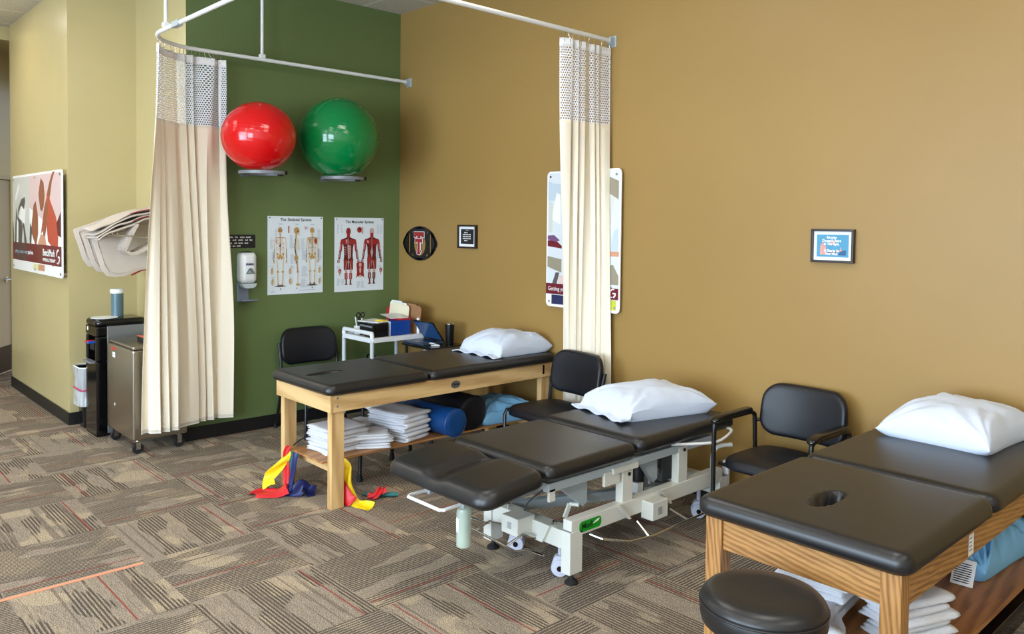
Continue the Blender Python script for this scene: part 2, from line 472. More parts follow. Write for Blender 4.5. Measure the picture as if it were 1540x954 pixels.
# ------------------------------------------------------------------ the room
H = 3.68
def shell(name, boxes, mats, bevel=0, par=None):
    b = MB()
    for q in boxes: b.box(*q[:6], mi=(q[6] if len(q) > 6 else 0))
    return struct(b.build(name, mats, par, smooth=0, bevel=bevel))
struct(MB().box(-6, 9, -9, .12, -.12, 0).build('floor', M_CARPET, smooth=0))
struct(MB().box(-3.3, 9, -9, .12, H, H+.12).build('ceiling', M_CEIL, smooth=0))
shell('ceiling_lobby', [(-6.5, -3.3, -4.5, .12, 3.545, 3.8)], [M_BEIGE])
shell('wall_back', [(0, 9, 0, .12, 0, H)], [M_TAN])
b = MB()
b.box(-1.13, 0, -1.998, .12, 0, H, 0)
# the side towards the room is green, the short return beside it stays beige
for k, f in enumerate(b.f):
    pts = [b.v[i] for i in f]
    if all(abs(p.x) < 1e-6 for p in pts): b.mi[k] = 1
struct(b.build('wall_left', [M_BEIGE, M_GREEN], smooth=0))
shell('wall_column', [(-3.24, -1.13, -2.54, .12, 0, H)], [M_BEIGE])
shell('wall_right', [(9, 9.12, -9, .12, 0, H)], [M_WHITEWALL])
shell('wall_front', [(-2.8, .8, -9.12, -9, 0, H), (8.2, 9, -9.12, -9, 0, H), (.8, 8.2, -9.12, -9, 0, .35), (.8, 8.2, -9.12, -9, 3.0, H), (4.2, 4.8, -9.12, -9, .35, 3.0)], [M_WHITEWALL])
for k, (wx0, wx1) in enumerate(((.8, 4.2), (4.8, 8.2))):
    b = MB(); w = .06
    b.box(wx0, wx1, -9.1, -9.02, .35, .35+w); b.box(wx0, wx1, -9.1, -9.02, 3-w, 3.0)
    for xx in (wx0, (wx0+wx1)/2-w/2, wx1-w): b.box(xx, xx+w, -9.1, -9.02, .35+w, 3-w)
    wf = struct(b.build('window_%d' % (k+1), M_BLACK, smooth=0))
    m_ = bpy.data.materials.get('window_glass') or mat('window_glass', (245, 250, 250), 0., trans=1., alpha=.25)
    MB().box(wx0+w, wx1-w, -9.065, -9.06, .35+w, 3-w).build('pane', m_, wf, smooth=0)
shell('wall_far', [(-2.92, -2.8, -9, -3.31, 0, H)], [M_WHITEWALL])
# angled wall with the door, seen past the column
D0 = Vector((-2.8, -3.31, 0)); dd = Vector((-.8137, .5813, 0)); dn = Vector((-.5813, -.8137, 0))  # dn points away from the room
b = MB()
def along(s, z, off=0.): p = D0+dd*s+dn*off; return (p.x, p.y, z)
def slab(b, s0, s1, z0, z1, o0, o1, mi=0):
    vs = [along(s0, z0, o0), along(s1, z0, o0), along(s1, z0, o1), along(s0, z0, o1), along(s0, z1, o0), along(s1, z1, o0), along(s1, z1, o1), along(s0, z1, o1)]
    b.add(vs, [(3,2,1,0),(4,5,6,7),(0,1,5,4),(1,2,6,5),(2,3,7,6),(3,0,4,7)], mi)
ds1 = 1.66; ds0 = ds1-.91
slab(b, 0, ds0-.05, 0, H, .0, .12); slab(b, ds1+.05, 3.9, 0, H, 0, .12); slab(b, ds0-.05, ds1+.05, 2.16, H, 0, .12)
struct(b.build('wall_door_side', [M_BEIGE], smooth=0))
b = MB(); slab(b, ds0, ds1, .008, 2.15, .02, .06); door = struct(b.build('door_1', M_DOOR, smooth=0, bevel=.002))
b = MB(); slab(b, ds0-.05, ds0, 0, 2.2, -.01, .12); slab(b, ds1, ds1+.05, 0, 2.2, -.01, .12); slab(b, ds0-.05, ds1+.05, 2.155, 2.2, -.01, .12)
b.build('door_frame', M_DOOR, door, smooth=0)
b = MB(); slab(b, ds0+.03, ds1-.03, .03, .31, .012, .02); b.build('kick_plate', mat('dark_kick_plate', (70, 60, 52), .4, .6), door, smooth=0)
b = MB(); hs = ds1-.12
c0 = Vector(along(hs, 1.05, .02)); b.tube([c0, c0-dn*.012], .032, 18); b.tube([c0, c0-dn*.055], .011, 12)
b.tube(smooth_path([c0-dn*.05, c0-dn*.058-dd*.03, c0-dn*.055-dd*.12], 5), .009, 10)
b.build('lever_handle', M_CHROME, door)

# baseboards
def base(name, x0, x1, y0, y1, h=.105):
    return struct(MB().box(x0, x1, y0, y1, 0, h).build(name, M_BASE, smooth=0, bevel=.003))
base('baseboard_back', .0, 9, -.012, 0)
base('baseboard_left', 0, .012, -1.998, -.012)
base('baseboard_return', -1.118, .012, -2.01, -1.998)
base('baseboard_column', -1.13, -1.118, -2.54, -2.01)
base('baseboard_column_front', -3.24, -1.118, -2.552, -2.54)
base('baseboard_right', 8.988, 9, -9, -.012)
b = MB(); slab(b, 0, ds0-.05, 0, .105, -.012, 0); slab(b, ds1+.05, 3.2, 0, .105, -.012, 0)
struct(b.build('baseboard_door_side', M_BASE, smooth=0))
# orange floor tape
tag(MB().box(2.098, 2.124, -3.95, -3.025, .0005, .0025).build('floor_tape', mat('salmon_orange_tape', (222, 152, 118), .6), smooth=0),
    'straight strip of salmon orange tape stuck to the carpet', 'tape')

# ------------------------------------------------------------------ ceiling lights and daylight
M_DIFF = mat('lit_light_diffuser', (255, 249, 240), .5, emit=LIGHT)
M_DIFF.node_tree.nodes['Principled BSDF'].inputs['Base Color'].default_value = (.8, .8, .8, 1)
first = None
for (lx, ly) in LIGHTS:
    if first is None:
        first = thing('ceiling_light', 'recessed rectangular fluorescent light in the tiled ceiling', 'ceiling light', (lx, ly, H), 0, 'troffers in the ceiling')
        b = MB(); w, l = .30, .60
        for q in ((-w, w, -l, -l+.03), (-w, w, l-.03, l), (-w, -w+.03, -l+.03, l-.03), (w-.03, w, -l+.03, l-.03)): b.box(*q, -.012, -.0005)
        for k in range(1, 6): b.box(-w+.03, w-.03, -l+k*l/3-.004, -l+k*l/3+.004, -.012, -.0065)
        b.box(-.006, .006, -l+.03, l-.03, -.012, -.0065)
        b.build('frame', M_WHITEMET, first, smooth=0)
        MB().box(-w+.03, w-.03, -l+.03, l-.03, -.006, -.001).build('diffuser', M_DIFF, first, smooth=0)
    else: dup(first, (lx, ly, H))
def area(name, loc, rot, sx, sy, power, col):
    l = bpy.data.lights.new(name, 'AREA'); l.shape = 'RECTANGLE'; l.size = sx; l.size_y = sy; l.energy = power; l.color = col
    o = bpy.data.objects.new(name, l); COL.objects.link(o); o.location = loc; o.rotation_euler = rot; return o
for wx in (2.5, 6.5):
    area('daylight', (wx, -8.95, 1.68), (PI/2, 0, 0), 3.2, 2.5, DAYLIGHT, (.66, .82, 1.))
wd = bpy.data.worlds.new('sky'); SC.world = wd; wd.use_nodes = True
sk = wd.node_tree.nodes.new('ShaderNodeTexSky'); sk.sky_type = 'NISHITA'; sk.sun_elevation = math.radians(40); sk.sun_rotation = 0; sk.sun_disc = False
wd.node_tree.links.new(sk.outputs[0], wd.node_tree.nodes['Background'].inputs[0]); wd.node_tree.nodes['Background'].inputs[1].default_value = .15

# ------------------------------------------------------------------ curtain track
tz = 3.03; tx0, tx1, ty = .15, 2.586, -2.385; R = .42
path = [(tx0, -.012, tz), (tx0, ty+R, tz)]+[(x, y, tz) for x, y in arc(tx0+R, ty+R, R, PI, 1.5*PI, 12)][1:]
path += [(x, y, tz) for x, y in arc(tx1-R, ty+R, R, 1.5*PI, 2*PI, 12)]+[(tx1, -.012, tz)]
tr = thing('curtain_track', 'white U-shaped ceiling-hung privacy curtain track ending at the tan wall', 'curtain track', (0,0,0))
b = MB(); b.tube(path, .0155, 8); b.build('rail', M_WHITEMET, tr, smooth=50)
for (hx, hy) in ((.155, -1.45), (.66, -2.385), (2.07, -2.385)):
    b = MB(); b.tube([(hx, hy, tz+.01), (hx, hy, H)], .0125, 12); b.lathe([(.03, 0), (.03, .008)], (hx, hy, H-.009), 16); b.box(hx-.02, hx+.02, hy-.02, hy+.02, tz+.012, tz+.04)
    b.build('hanger_rod', M_WHITEMET, tr)
for fx in (tx0, tx1):
    b = MB(); b.box(fx-.035, fx+.035, -.006, 0, tz-.045, tz+.035); b.box(fx-.02, fx+.02, -.05, -.006, tz-.02, tz+.02)
    b.prism([(-.006, -.045), (-.05, -.02), (-.006, -.02)], (fx-.02, 0, tz), (0,1,0), (0,0,1), (.04,0,0))
    b.build('wall_bracket', M_GREYST, tr, smooth=0, bevel=.002)
b = MB(); b.box(.80, .92, ty-.018, ty+.018, tz-.02, tz+.018); [b.lathe([(.006, 0), (.006, .006)], (q, ty, tz+.018), 8) for q in (.82, .9)]
b.build('splice_clamp', M_GREYST, tr, smooth=0, bevel=.002)

# ------------------------------------------------------------------ curtains
def curtain(name, label, top_path, bot_path, folds, z_bot, z_mesh, seedv, amp=.042):
    """top_path/bot_path: functions s->(x,y); cloth below, netting above, tape and hooks on top"""
    root = thing(name, label, 'curtain', (*top_path(.5), 0)); ox, oy = top_path(.5)
    zt = tz-.055
    def P(s, z):
        k = min(max((zt-z)/(zt-z_bot), 0), 1); kk = k*k*(3-2*k)
        a = Vector(top_path(s)); c = Vector(bot_path(s)); p = a.lerp(c, kk)
        e = 1e-3; t0 = Vector(top_path(min(s+e, 1))).lerp(Vector(bot_path(min(s+e, 1))), kk)-Vector(top_path(max(s-e, 0))).lerp(Vector(bot_path(max(s-e, 0))), kk)
        t0.normalize(); nrm = Vector((-t0.y, t0.x))
        ph = 2*PI*folds*(s+.045*math.sin(2*PI*s*2.3+seedv+k*1.3)+.02*math.sin(9*s+k*4+seedv))
        am = amp*(.62+.38*math.sin(4.1*s+seedv*2+k*1.5))*(.62+(.5 if amp > .04 else -.12)*k)
        off = am*math.sin(ph)+.10*am*math.sin(2*ph+seedv)
        tang = .42*am*math.sin(2*ph+1.)
        q = p+nrm*off+t0*tang
        return (q.x-ox, q.y-oy, z)
    N_S = folds*26+1
    cur = MB(); zs = [z_bot+(z_mesh-z_bot)*j/44 for j in range(45)]
    cur.grid(lambda u, v: P(u, z_bot+(z_mesh-z_bot)*v), N_S, 45)
    cloth = cur.build('cloth', M_CURTAIN, root, smooth=180, solid=.0015, fixn=False)
    hem = MB()
    hem.grid(lambda u, v: P(u, z_bot+.002+.004*v), N_S, 2); hem.grid(lambda u, v: P(u, z_bot+.030+.003*v), N_S, 2)
    hem.build('hem', M_TAPE, root, smooth=180, solid=.005, fixn=False)
    # netting with uv in metres along the cloth
    nt = MB(); nz = 12; nt.grid(lambda u, v: P(u, z_mesh+(zt-.05-z_mesh)*v), N_S, nz)
    net = nt.build('netting', M_NET, root, smooth=180, fixn=False)
    me = net.data; L = [0.]
    for i in range(N_S-1): L.append(L[-1]+(Vector(me.vertices[i+1].co)-Vector(me.vertices[i].co)).length)
    uvl = me.uv_layers.new(name='UVMap')
    for lp in me.loops:
        i = lp.vertex_index % N_S; uvl.data[lp.index].uv = (L[i], me.vertices[lp.vertex_index].co.z)
    tp = MB(); tp.grid(lambda u, v: P(u, zt-.055+.055*v), N_S, 3)
    tp.build('heading_tape', M_TAPE, root, smooth=180, solid=.003, fixn=False)
    for sx in (.02, .985):
        st = MB(); st.grid(lambda u, v: P(sx+.012*(u-.5), z_mesh+(zt-.05-z_mesh)*v), 3, nz); st.build('side_binding', M_TAPE, root, smooth=180, solid=.004, fixn=False)
    nh = folds*3
    for k in range(nh+1):
        s = .02+.96*k/nh; x, y, z = P(s, zt-.02)
        tx, ty_ = top_path(s)
        hk = MB(); hk.tube(smooth_path([(x, y, zt-.03), (x, y, zt), (x*.4+(tx-ox)*.6, y*.4+(ty_-oy)*.6, zt+.018), (tx-ox, ty_-oy, tz-.014)], 3), .0022, 5)
        hk.build('hook', M_CHROME, root)
    return root
def top1(s):   # follows the track round its corner
    d = s*.72
    straight = (ty+R)+1.70   # negative length along the straight leg
    ln = -1.77-(ty+R)
    if d <= ln: return (tx0, -1.77-d)
    a = PI+(d-ln)/R
    return (tx0+R+R*math.cos(a), ty+R+R*math.sin(a))
def bot1(s): return (.13+.14*min(1, max(0, (s-.3)/.35)), -1.70-.715*s)
curtain('privacy_curtain', 'ivory privacy curtain with white netting top hanging before the green wall', top1, bot1, 7, .175, 2.455, .6, .055)
def top2(s): return (tx1, -.03-.49*s)
def bot2(s): return (2.66-.47*s, -.050)
curtain('privacy_curtain', 'ivory privacy curtain bunched against the tan wall behind the armless chair', top2, bot2, 6, .22, 2.44, 2.1, .036)
# ------------------------------------------------------------------ exercise balls on wall rings
def ball_holder(label, y, x, z):
    t = thing('ball_rack', label, 'ball holder', (0, y, z), 0, 'wall rings holding exercise balls')
    b = MB(); r0, r1 = .19, .165
    o = arc(x, 0, r0, -PI*.80, PI*.80, 40); i = arc(x, 0, r1, PI*.80, -PI*.80, 40)
    # opening turned towards the corner side
    rot = lambda p: (x+(p[0]-x)*math.cos(-1.9)-(p[1])*math.sin(-1.9), (p[0]-x)*math.sin(-1.9)+p[1]*math.cos(-1.9))
    b.prism([rot(p) for p in o+i], (0,0,-.026), (1,0,0), (0,1,0), (0,0,.026))
    b.build('ring', M_GREYPL, t, smooth=40, bevel=.003)
    for a in (-PI*.80, PI*.80):
        p = rot((x+.1775*math.cos(a), .1775*math.sin(a)))
        MB().box(p[0]-.018, p[0]+.018, p[1]-.018, p[1]+.018, -.028, .002).build('end_cap', M_BLACKPL, t, bevel=.004)
    b = MB(); b.box(.0, x-.168, -.022, .022, -.022, -.004); b.box(.0005, .006, -.035, .035, -.030, .010)
    b.build('wall_plate', M_GREYPL, t, smooth=0, bevel=.003)
    return t
ball_holder('grey ring bracket on the green wall under the red ball', -1.53, .35, 2.122)
ball_holder('grey ring bracket on the green wall under the green ball', -.80, .33, 2.112)
def ball(name, label, c, r, sq, m, flat):
    b = MB(); prof = []
    n = 40
    for k in range(n+1):
        a = -PI/2+PI*k/n; rr = math.cos(a)*r; zz = math.sin(a)*r*sq
        if zz < -r*sq*flat: zz = -r*sq*flat
        prof.append((max(rr, .0005), zz))
    b.lathe(prof, (0,0,0), 56); o = b.build(name, m, smooth=180); o.location = c
    MB().lathe([(.012, 0), (.012, .004), (.008, .006)], (0, 0, r*sq-.003), 14).build('plug', m, o)
    tag(o, label, 'exercise ball'); return o
ball('exercise_ball', 'glossy red exercise ball resting on its wall ring', (.385, -1.585, 2.122+.262), .281, .955, M_RED, .975)
ball('exercise_ball', 'larger glossy green exercise ball near the room corner', (.36, -.865, 2.112+.322), .332, 1., M_GREENB, .968)

# ------------------------------------------------------------------ wall posters
GREENW = ((0,1,0), (0,0,1)); TANW = ((1,0,0), (0,0,1))
class Flat:
    """flat prints stacked on a panel face: org is the lower-left corner of the panel face"""
    def __init__(s, org, U, V):
        s.org = Vector(org); s.U = Vector(U); s.V = Vector(V); s.W = s.U.cross(s.V); s.b = MB(); s.k = 0; s.mats = []
    def mi(s, m):
        if m not in s.mats: s.mats.append(m)
        return s.mats.index(m)
    def poly(s, pts, m, lift=None):
        s.k += 1; h = .0004+.00004*s.k if lift is None else lift
        s.b.add([s.org+s.U*p[0]+s.V*p[1]+s.W*h for p in pts], [tuple(range(len(pts)))], s.mi(m))
    def line(s, pts, w, m):
        for a, c in zip(pts, pts[1:]):
            d = Vector((c[0]-a[0], c[1]-a[1])); l = d.length
            if l < 1e-6: continue
            n = Vector((-d.y, d.x))/l*w/2
            s.poly([(a[0]-n.x, a[1]-n.y), (c[0]-n.x, c[1]-n.y), (c[0]+n.x, c[1]+n.y), (a[0]+n.x, a[1]+n.y)], m)
    def ell(s, cx, cy, rx, ry, m, n=14): s.poly([(cx+rx*math.cos(2*PI*i/n), cy+ry*math.sin(2*PI*i/n)) for i in range(n)], m)
    def rect(s, x0, x1, y0, y1, m): s.poly([(x0,y0),(x1,y0),(x1,y1),(x0,y1)], m)
    def ribs(s, x0, x1, y, n, dy, w, m, frac=(.5, 1.)):
        for i in range(n): s.rect(x0, x0+(x1-x0)*random.uniform(*frac), y-i*dy-w, y-i*dy, m)
    def build(s, name, parent): return s.b.build(name, s.mats, parent, smooth=0, fixn=False)
M_BONE = mat('bone_print', (190, 150, 92), .6); M_BONE2 = mat('pale_bone_print', (226, 206, 168), .6); M_BONED = mat('dark_bone_print', (92, 66, 44), .6)
M_MUS = mat('muscle_print', (164, 40, 38), .6); M_MUSD = mat('dark_muscle_print', (98, 26, 28), .6); M_MUSL = mat('tendon_print', (206, 170, 168), .6)
M_GTX = mat('grey_caption_print', (158, 166, 180), .6); M_CHART = mat('pale_chart_paper', (212, 222, 232), .3, spec=.5)

M_CHART = mat('bright_chart_paper', (230, 240, 248), .3, spec=.5)
def panel(name, label, cat, y0, z0, w, h, th=.004, m=M_CHART, group=None):
    t = thing(name, label, cat, (0, y0, z0), 0, group)
    MB().box(.0005, th, 0, w, 0, h).build('sheet', m, t, smooth=0)
    return t
# skeletal chart
w, h = .516, .662
t = panel('wall_chart', 'white anatomy chart of three skeletons on the green wall', 'chart', -1.326, 1.114, w, h, group=None)
F = Flat((.004, 0, 0), *GREENW)
def skel(cx, side=False, back=False):
    top = .575
    if side:
        F.ell(cx, top-.035, .026, .030, M_BONE); F.ell(cx+.016, top-.060, .012, .014, M_BONE2); F.ell(cx+.010, top-.045, .007, .008, M_BONED)
        F.line([(cx-.005, top-.06), (cx-.008, .46), (cx-.016, .40), (cx-.006, .33), (cx+.004, .30)], .012, M_BONE)
        for i in range(9): F.line([(cx-.012, .470-i*.010), (cx+.018+.004*math.sin(i), .472-i*.012), (cx+.030-abs(i-5)*.002, .455-i*.011)], .0035, M_BONE2)
        F.line([(cx-.012, .47), (cx-.016, .39), (cx-.004, .32), (cx+.004, .25)], .007, M_BONED)
        F.ell(cx-.004, .305, .018, .026, M_BONE); F.ell(cx, .270, .010, .014, M_BONED)
        F.line([(cx, .29), (cx+.010, .19)], .010, M_BONE); F.line([(cx+.010, .19), (cx+.008, .085)], .008, M_BONE2); F.ell(cx+.010, .188, .009, .010, M_BONE)
        F.poly([(cx-.004, .085), (cx+.012, .09), (cx+.045, .070), (cx-.004, .070)], M_BONE)
    else:
        F.ell(cx, top-.032, .021, .026, M_BONE); F.ell(cx, top-.062, .012, .014, M_BONE2)
        if not back:
            F.ell(cx-.008, top-.037, .005, .006, M_BONED); F.ell(cx+.008, top-.037, .005, .006, M_BONED); F.rect(cx-.008, cx+.008, top-.066, top-.062, M_BONED)
        F.line([(cx, top-.07), (cx, .31)], .009, M_BONE)
        for i in range(9):
            wr_ = .018+.016*math.sin(min(i, 6)/6*PI/1.6)
            for sg in (-1, 1): F.line([(cx+sg*.004, .468-i*.0125), (cx+sg*wr_, .474-i*.0130), (cx+sg*(wr_+.003), .462-i*.0128), (cx+sg*.010, .452-i*.0118)], .003, M_BONE2 if i % 3 else M_BONE)
        F.line([(cx-.047, .478), (cx, .484), (cx+.047, .478)], .006, M_BONE)
        if back:
            for sg in (-1, 1): F.poly([(cx+sg*.012, .47), (cx+sg*.040, .472), (cx+sg*.022, .425)], M_BONE)
            F.ell(cx+.036, .45, .010, .028, M_MUS)
        else: F.ell(cx-.034, .45, .009, .022, M_MUSL); F.poly([(cx-.014, .41), (cx+.006, .43), (cx+.004, .40)], M_MUSD)
        for sg in (-1, 1):
            F.poly([(cx+sg*.004, .330), (cx+sg*.024, .352), (cx+sg*.036, .350), (cx+sg*.030, .318), (cx+sg*.012, .292), (cx+sg*.003, .300)], M_BONE)
            F.ell(cx+sg*.018, .328, .008, .010, M_BONE2)
            F.line([(cx+sg*.048, .474), (cx+sg*.054, .385)], .007, M_BONE2); F.line([(cx+sg*.054, .385), (cx+sg*.056, .305)], .006, M_BONE)
            F.line([(cx+sg*.054, .385), (cx+sg*.060, .308)], .003, M_BONED)
            for q in range(3): F.line([(cx+sg*.057, .305), (cx+sg*(.052+.005*q), .262+.004*q)], .003, M_BONE)
            F.line([(cx+sg*.032, .318), (cx+sg*.022, .195)], .009, M_BONE2); F.ell(cx+sg*.022, .190, .010, .011, M_BONE)
            F.line([(cx+sg*.022, .190), (cx+sg*.018, .088)], .008, M_BONE2); F.line([(cx+sg*.027, .185), (cx+sg*.023, .090)], .003, M_BONE)
            F.ell(cx+sg*.019, .085, .007, .009, M_BONED if back else M_BONE)
        F.poly([(cx-.058, .068), (cx-.012, .080), (cx+.012, .080), (cx+.058, .068), (cx, .064)], M_BONED)
skel(.112); skel(.262, side=True); skel(.408, back=True)
for cx in (.112, .262, .408): F.poly([(cx-.005, .052), (cx+.005, .052), (cx+.002, .040), (cx-.002, .040)], M_INK); F.rect(cx-.02, cx+.02, .595, .598, M_GTX); F.rect(cx-.012, cx+.012, .589, .591, M_GTX)
for cx, cy in ((.035, .20), (.198, .195), (.478, .20), (.040, .11), (.200, .11), (.480, .105)):
    F.ell(cx, cy, .013, .026, M_BONE2); F.line([(cx, cy-.03), (cx+.004, cy+.03)], .006, M_BONE); F.line([(cx-.008, cy-.02), (cx-.004, cy+.02)], .003, M_BONED); F.rect(cx-.018, cx+.018, cy+.036, cy+.038, M_GTX)
F.rect(.178, .190, .520, .580, M_MUSL); F.line([(.184, .52), (.184, .58)], .006, M_MUS); F.ell(.345, .565, .012, .012, M_MUSL); F.rect(.335, .337, .54, .58, M_GTX)
for x0, x1, y0, n in ((.06, .09, .55, 8), (.195, .235, .50, 14), (.30, .345, .47, 12), (.455, .495, .55, 10), (.20, .24, .34, 10), (.305, .36, .37, 10), (.305, .365, .235, 11), (.30, .365, .125, 9), (.46, .50, .38, 12), (.015, .05, .47, 10), (.03, .06, .36, 9), (.20, .24, .24, 3)):
    F.ribs(x0, x1, y0, n, .0085, .0022, M_GTX)
F.rect(.28, .43, .028, .031, M_GTX); F.rect(.02, .06, .03, .032, M_GTX); F.rect(.02, .05, .022, .024, M_GTX)
F.build('printed_figures', t)
text_part('lettering', 'The Skeletal System', .034, (.0052, w/2, .622), (0,1,0), (0,0,1), M_INK, t, fat=.0006, align='CENTER', width=.29, spacing=1.08)
for yy in (.018, w-.018):
    MB().lathe([(.005, 0), (.0055, .003), (.003, .005)], (.004, yy, h-.014), 12, 'x').build('pin', M_INK, t)
# muscular chart
t = panel('wall_chart', 'white anatomy chart of red muscled bodies nearest the room corner', 'chart', -.693, 1.108, .514, .664)
F = Flat((.004, 0, 0), *GREENW)
def muscle(cx, back=False):
    S = 1.
    F.ell(cx, .585-.045, .024, .034, M_MUSD if not back else M_MUSL); F.ell(cx, .560-.050, .017, .020, M_MUS)
    if not back: F.ell(cx, .545, .018, .026, M_MUS); F.rect(cx-.012, cx+.012, .545, .549, M_MUSD); F.rect(cx-.003, cx+.003, .52, .545, M_MUSD)
    F.poly([(cx-.016, .50), (cx+.016, .50), (cx+.024, .475), (cx-.024, .475)], M_MUS)
    F.poly([(cx-.025, .485), (cx-.066, .468), (cx-.060, .44), (cx-.048, .40), (cx-.044, .32), (cx-.050, .28), (cx+.050, .28), (cx+.044, .32), (cx+.048, .40), (cx+.060, .44), (cx+.066, .468), (cx+.025, .485)], M_MUSD)
    for sg in (-1, 1):
        F.ell(cx+sg*.028, .445, .026, .024, M_MUS); F.ell(cx+sg*.064, .448, .017, .024, M_MUS)
        F.line([(cx+sg*.072, .44), (cx+sg*.080, .365)], .026, M_MUS); F.line([(cx+sg*.078, .43), (cx+sg*.084, .37)], .006, M_MUSL)
        F.line([(cx+sg*.082, .37), (cx+sg*.096, .290)], .022, M_MUSD); F.line([(cx+sg*.086, .36), (cx+sg*.098, .300)], .007, M_MUSL)
        F.ell(cx+sg*.102, .272, .013, .016, M_MUSD); F.ell(cx+sg*.102, .272, .008, .011, M_MUSL)
        F.line([(cx+sg*.026, .29), (cx+sg*.024, .195)], .046, M_MUSD); F.line([(cx+sg*.028, .285), (cx+sg*.026, .200)], .026, M_MUS); F.line([(cx+sg*.012, .27), (cx+sg*.030, .20)], .005, M_MUSL)
        F.ell(cx+sg*.024, .180, .013, .020, M_MUSL)
        F.line([(cx+sg*.024, .165), (cx+sg*.023, .110)], .030, M_MUS if not back else M_MUSD); F.line([(cx+sg*.024, .160), (cx+sg*.023, .115)], .007, M_MUSL)
        F.line([(cx+sg*.023, .110), (cx+sg*.021, .070)], .014, M_MUSD); F.poly([(cx+sg*.012, .072), (cx+sg*.030, .072), (cx+sg*.040, .060), (cx+sg*.008, .060)], M_MUSD)
    if back:
        F.poly([(cx, .49), (cx+.018, .44), (cx+.004, .36), (cx, .35), (cx-.004, .36), (cx-.018, .44)], M_MUS); F.poly([(cx, .41), (cx+.014, .35), (cx, .29), (cx-.014, .35)], M_MUSL); F.line([(cx, .49), (cx, .29)], .003, M_MUSL); F.poly([(cx-.052, .465), (cx-.03, .45), (cx-.038, .43), (cx-.052, .44)], M_MUSL)
        F.poly([(cx-.05, .30), (cx-.03, .33), (cx-.004, .29), (cx-.012, .26), (cx-.045, .26)], M_MUS)
    else:
        F.poly([(cx-.012, .42), (cx+.026, .41), (cx+.024, .31), (cx, .285), (cx-.006, .31)], M_MUSL); F.line([(cx+.012, .41), (cx+.010, .30)], .002, M_MUSD)
        for k in range(4): F.line([(cx-.004, .395-k*.022), (cx+.024, .395-k*.022)], .002, M_MUSD); F.line([(cx-.042, .40-k*.02), (cx-.022, .39-k*.02)], .004, M_MUSL)
        F.line([(cx, .48), (cx, .42)], .004, M_MUSL); F.poly([(cx-.03, .465), (cx-.012, .47), (cx-.014, .43), (cx-.022, .43)], M_MUSL)
muscle(.140); muscle(.385, True)
F.ell(.252, .555, .026, .026, M_MUS); F.ell(.258, .562, .012, .012, M_MUSD); F.rect(.274, .290, .52, .58, M_MUSL)
F.poly([(.222, .25), (.238, .265), (.286, .265), (.302, .25), (.298, .17), (.305, .115), (.290, .135), (.262, .125), (.234, .135), (.220, .115), (.228, .17)], M_MUS)
F.ell(.262, .238, .014, .018, M_MUSL); F.ell(.262, .19, .010, .030, M_MUSL); F.ell(.262, .135, .014, .010, M_MUSL); F.line([(.238, .25), (.240, .15)], .005, M_MUSD); F.line([(.286, .25), (.284, .15)], .005, M_MUSD)
for cx in (.050, .482): F.ell(cx, .185, .014, .022, M_MUS); F.ell(cx, .180, .005, .012, M_MUSL); F.line([(cx-.004, .165), (cx, .145)], .010, M_MUSL)
for x0, x1, y0, n in ((.02, .045, .60, 10), (.06, .085, .60, 9), (.44, .465, .60, 10), (.475, .50, .60, 10), (.02, .055, .12, 8), (.065, .10, .11, 6), (.225, .26, .085, 7), (.27, .31, .085, 7), (.225, .30, .275, 2), (.02, .05, .23, 3), (.46, .50, .23, 3), (.44, .47, .36, 8)):
    F.ribs(x0, x1, y0, n, .0085, .0022, M_GTX)
F.build('printed_figures', t)
text_part('lettering', 'The Muscular System', .034, (.0052, .257, .615), (0,1,0), (0,0,1), M_INK, t, fat=.0006, align='CENTER', width=.295, spacing=1.08)
for yy in (.018, .496):
    MB().lathe([(.005, 0), (.0055, .003), (.003, .005)], (.004, yy, .65), 12, 'x').build('pin', M_INK, t)

# black notice above the dispenser (only partly seen past the curtain)
t = thing('notice_sign', 'small black notice with white lines of text above the soap dispenser', 'sign', (0, -1.73, 1.512))
MB().box(.0005, .004, 0, .295, 0, .108).build('plate', mat('black_sign_plate', (18, 20, 32), .35), t, smooth=0)
for k, tx in enumerate(('OFFICE EMERGENCY,', 'CALL 911 FOR POLICE FIRE', 'CUSTOMER IN THE LOBBY', 'CARE FEES')):
    F = Flat((.004, .0, 0), *GREENW)
    x = .02
    for q in range((6, 6, 5, 4)[k]):
        l = random.uniform(.02, .048)
        n_ = max(2, int(l/.008))
        for r_ in range(n_):
            F.rect(x+r_*.008, x+r_*.008+.0055, .082-k*.024, .082-k*.024+random.choice((.010, .012, .009)), M_WPRINT)
        x += l+.010
        if x > .26: break
    F.build('text_line', t)

# soap dispenser
t = thing('soap_dispenser', 'white touch-free hand sanitizer dispenser on the green wall', 'soap dispenser', (0, -1.53, 1.10))
b = MB(); cushion(b, -.065, .075, -.0, .255, 0, .10, rc=.04, re=.045, crown=.01, nmid=(6, 8))
b.M = Matrix.Identity(4)
vs = b.v; b.v = [Vector((p.z, p.x, p.y+.125)) for p in vs]
b.build('cover', M_WHITEPL, t, smooth=180)
F = Flat((.1125, 0, 0), *GREENW); F.poly([(-.035, .205), (.045, .205), (.022, .245), (.005, .255), (-.012, .245)], mat('smoky_window', (112, 128, 128), .2)); F.poly([(-.018, .212), (.012, .212), (-.004, .235)], M_GTX)
F.build('level_window', t)
text_part('lettering', 'PURELL', .022, (.1135, -.035, .275), (0,1,0), (0,0,1), mat('dark_blue_print', (40, 40, 90), .5), t, fat=.001, width=.07, italic=.2)
b = MB(); b.prism([(-.06, .125), (.07, .125), (.055, .095), (.03, .085), (-.02, .085), (-.045, .095)], (.03, 0, 0), (0,1,0), (0,0,1), (.072, 0, 0)); b.build('nozzle', mat('pale_grey_plastic', (190, 200, 206), .35), t, bevel=.006)
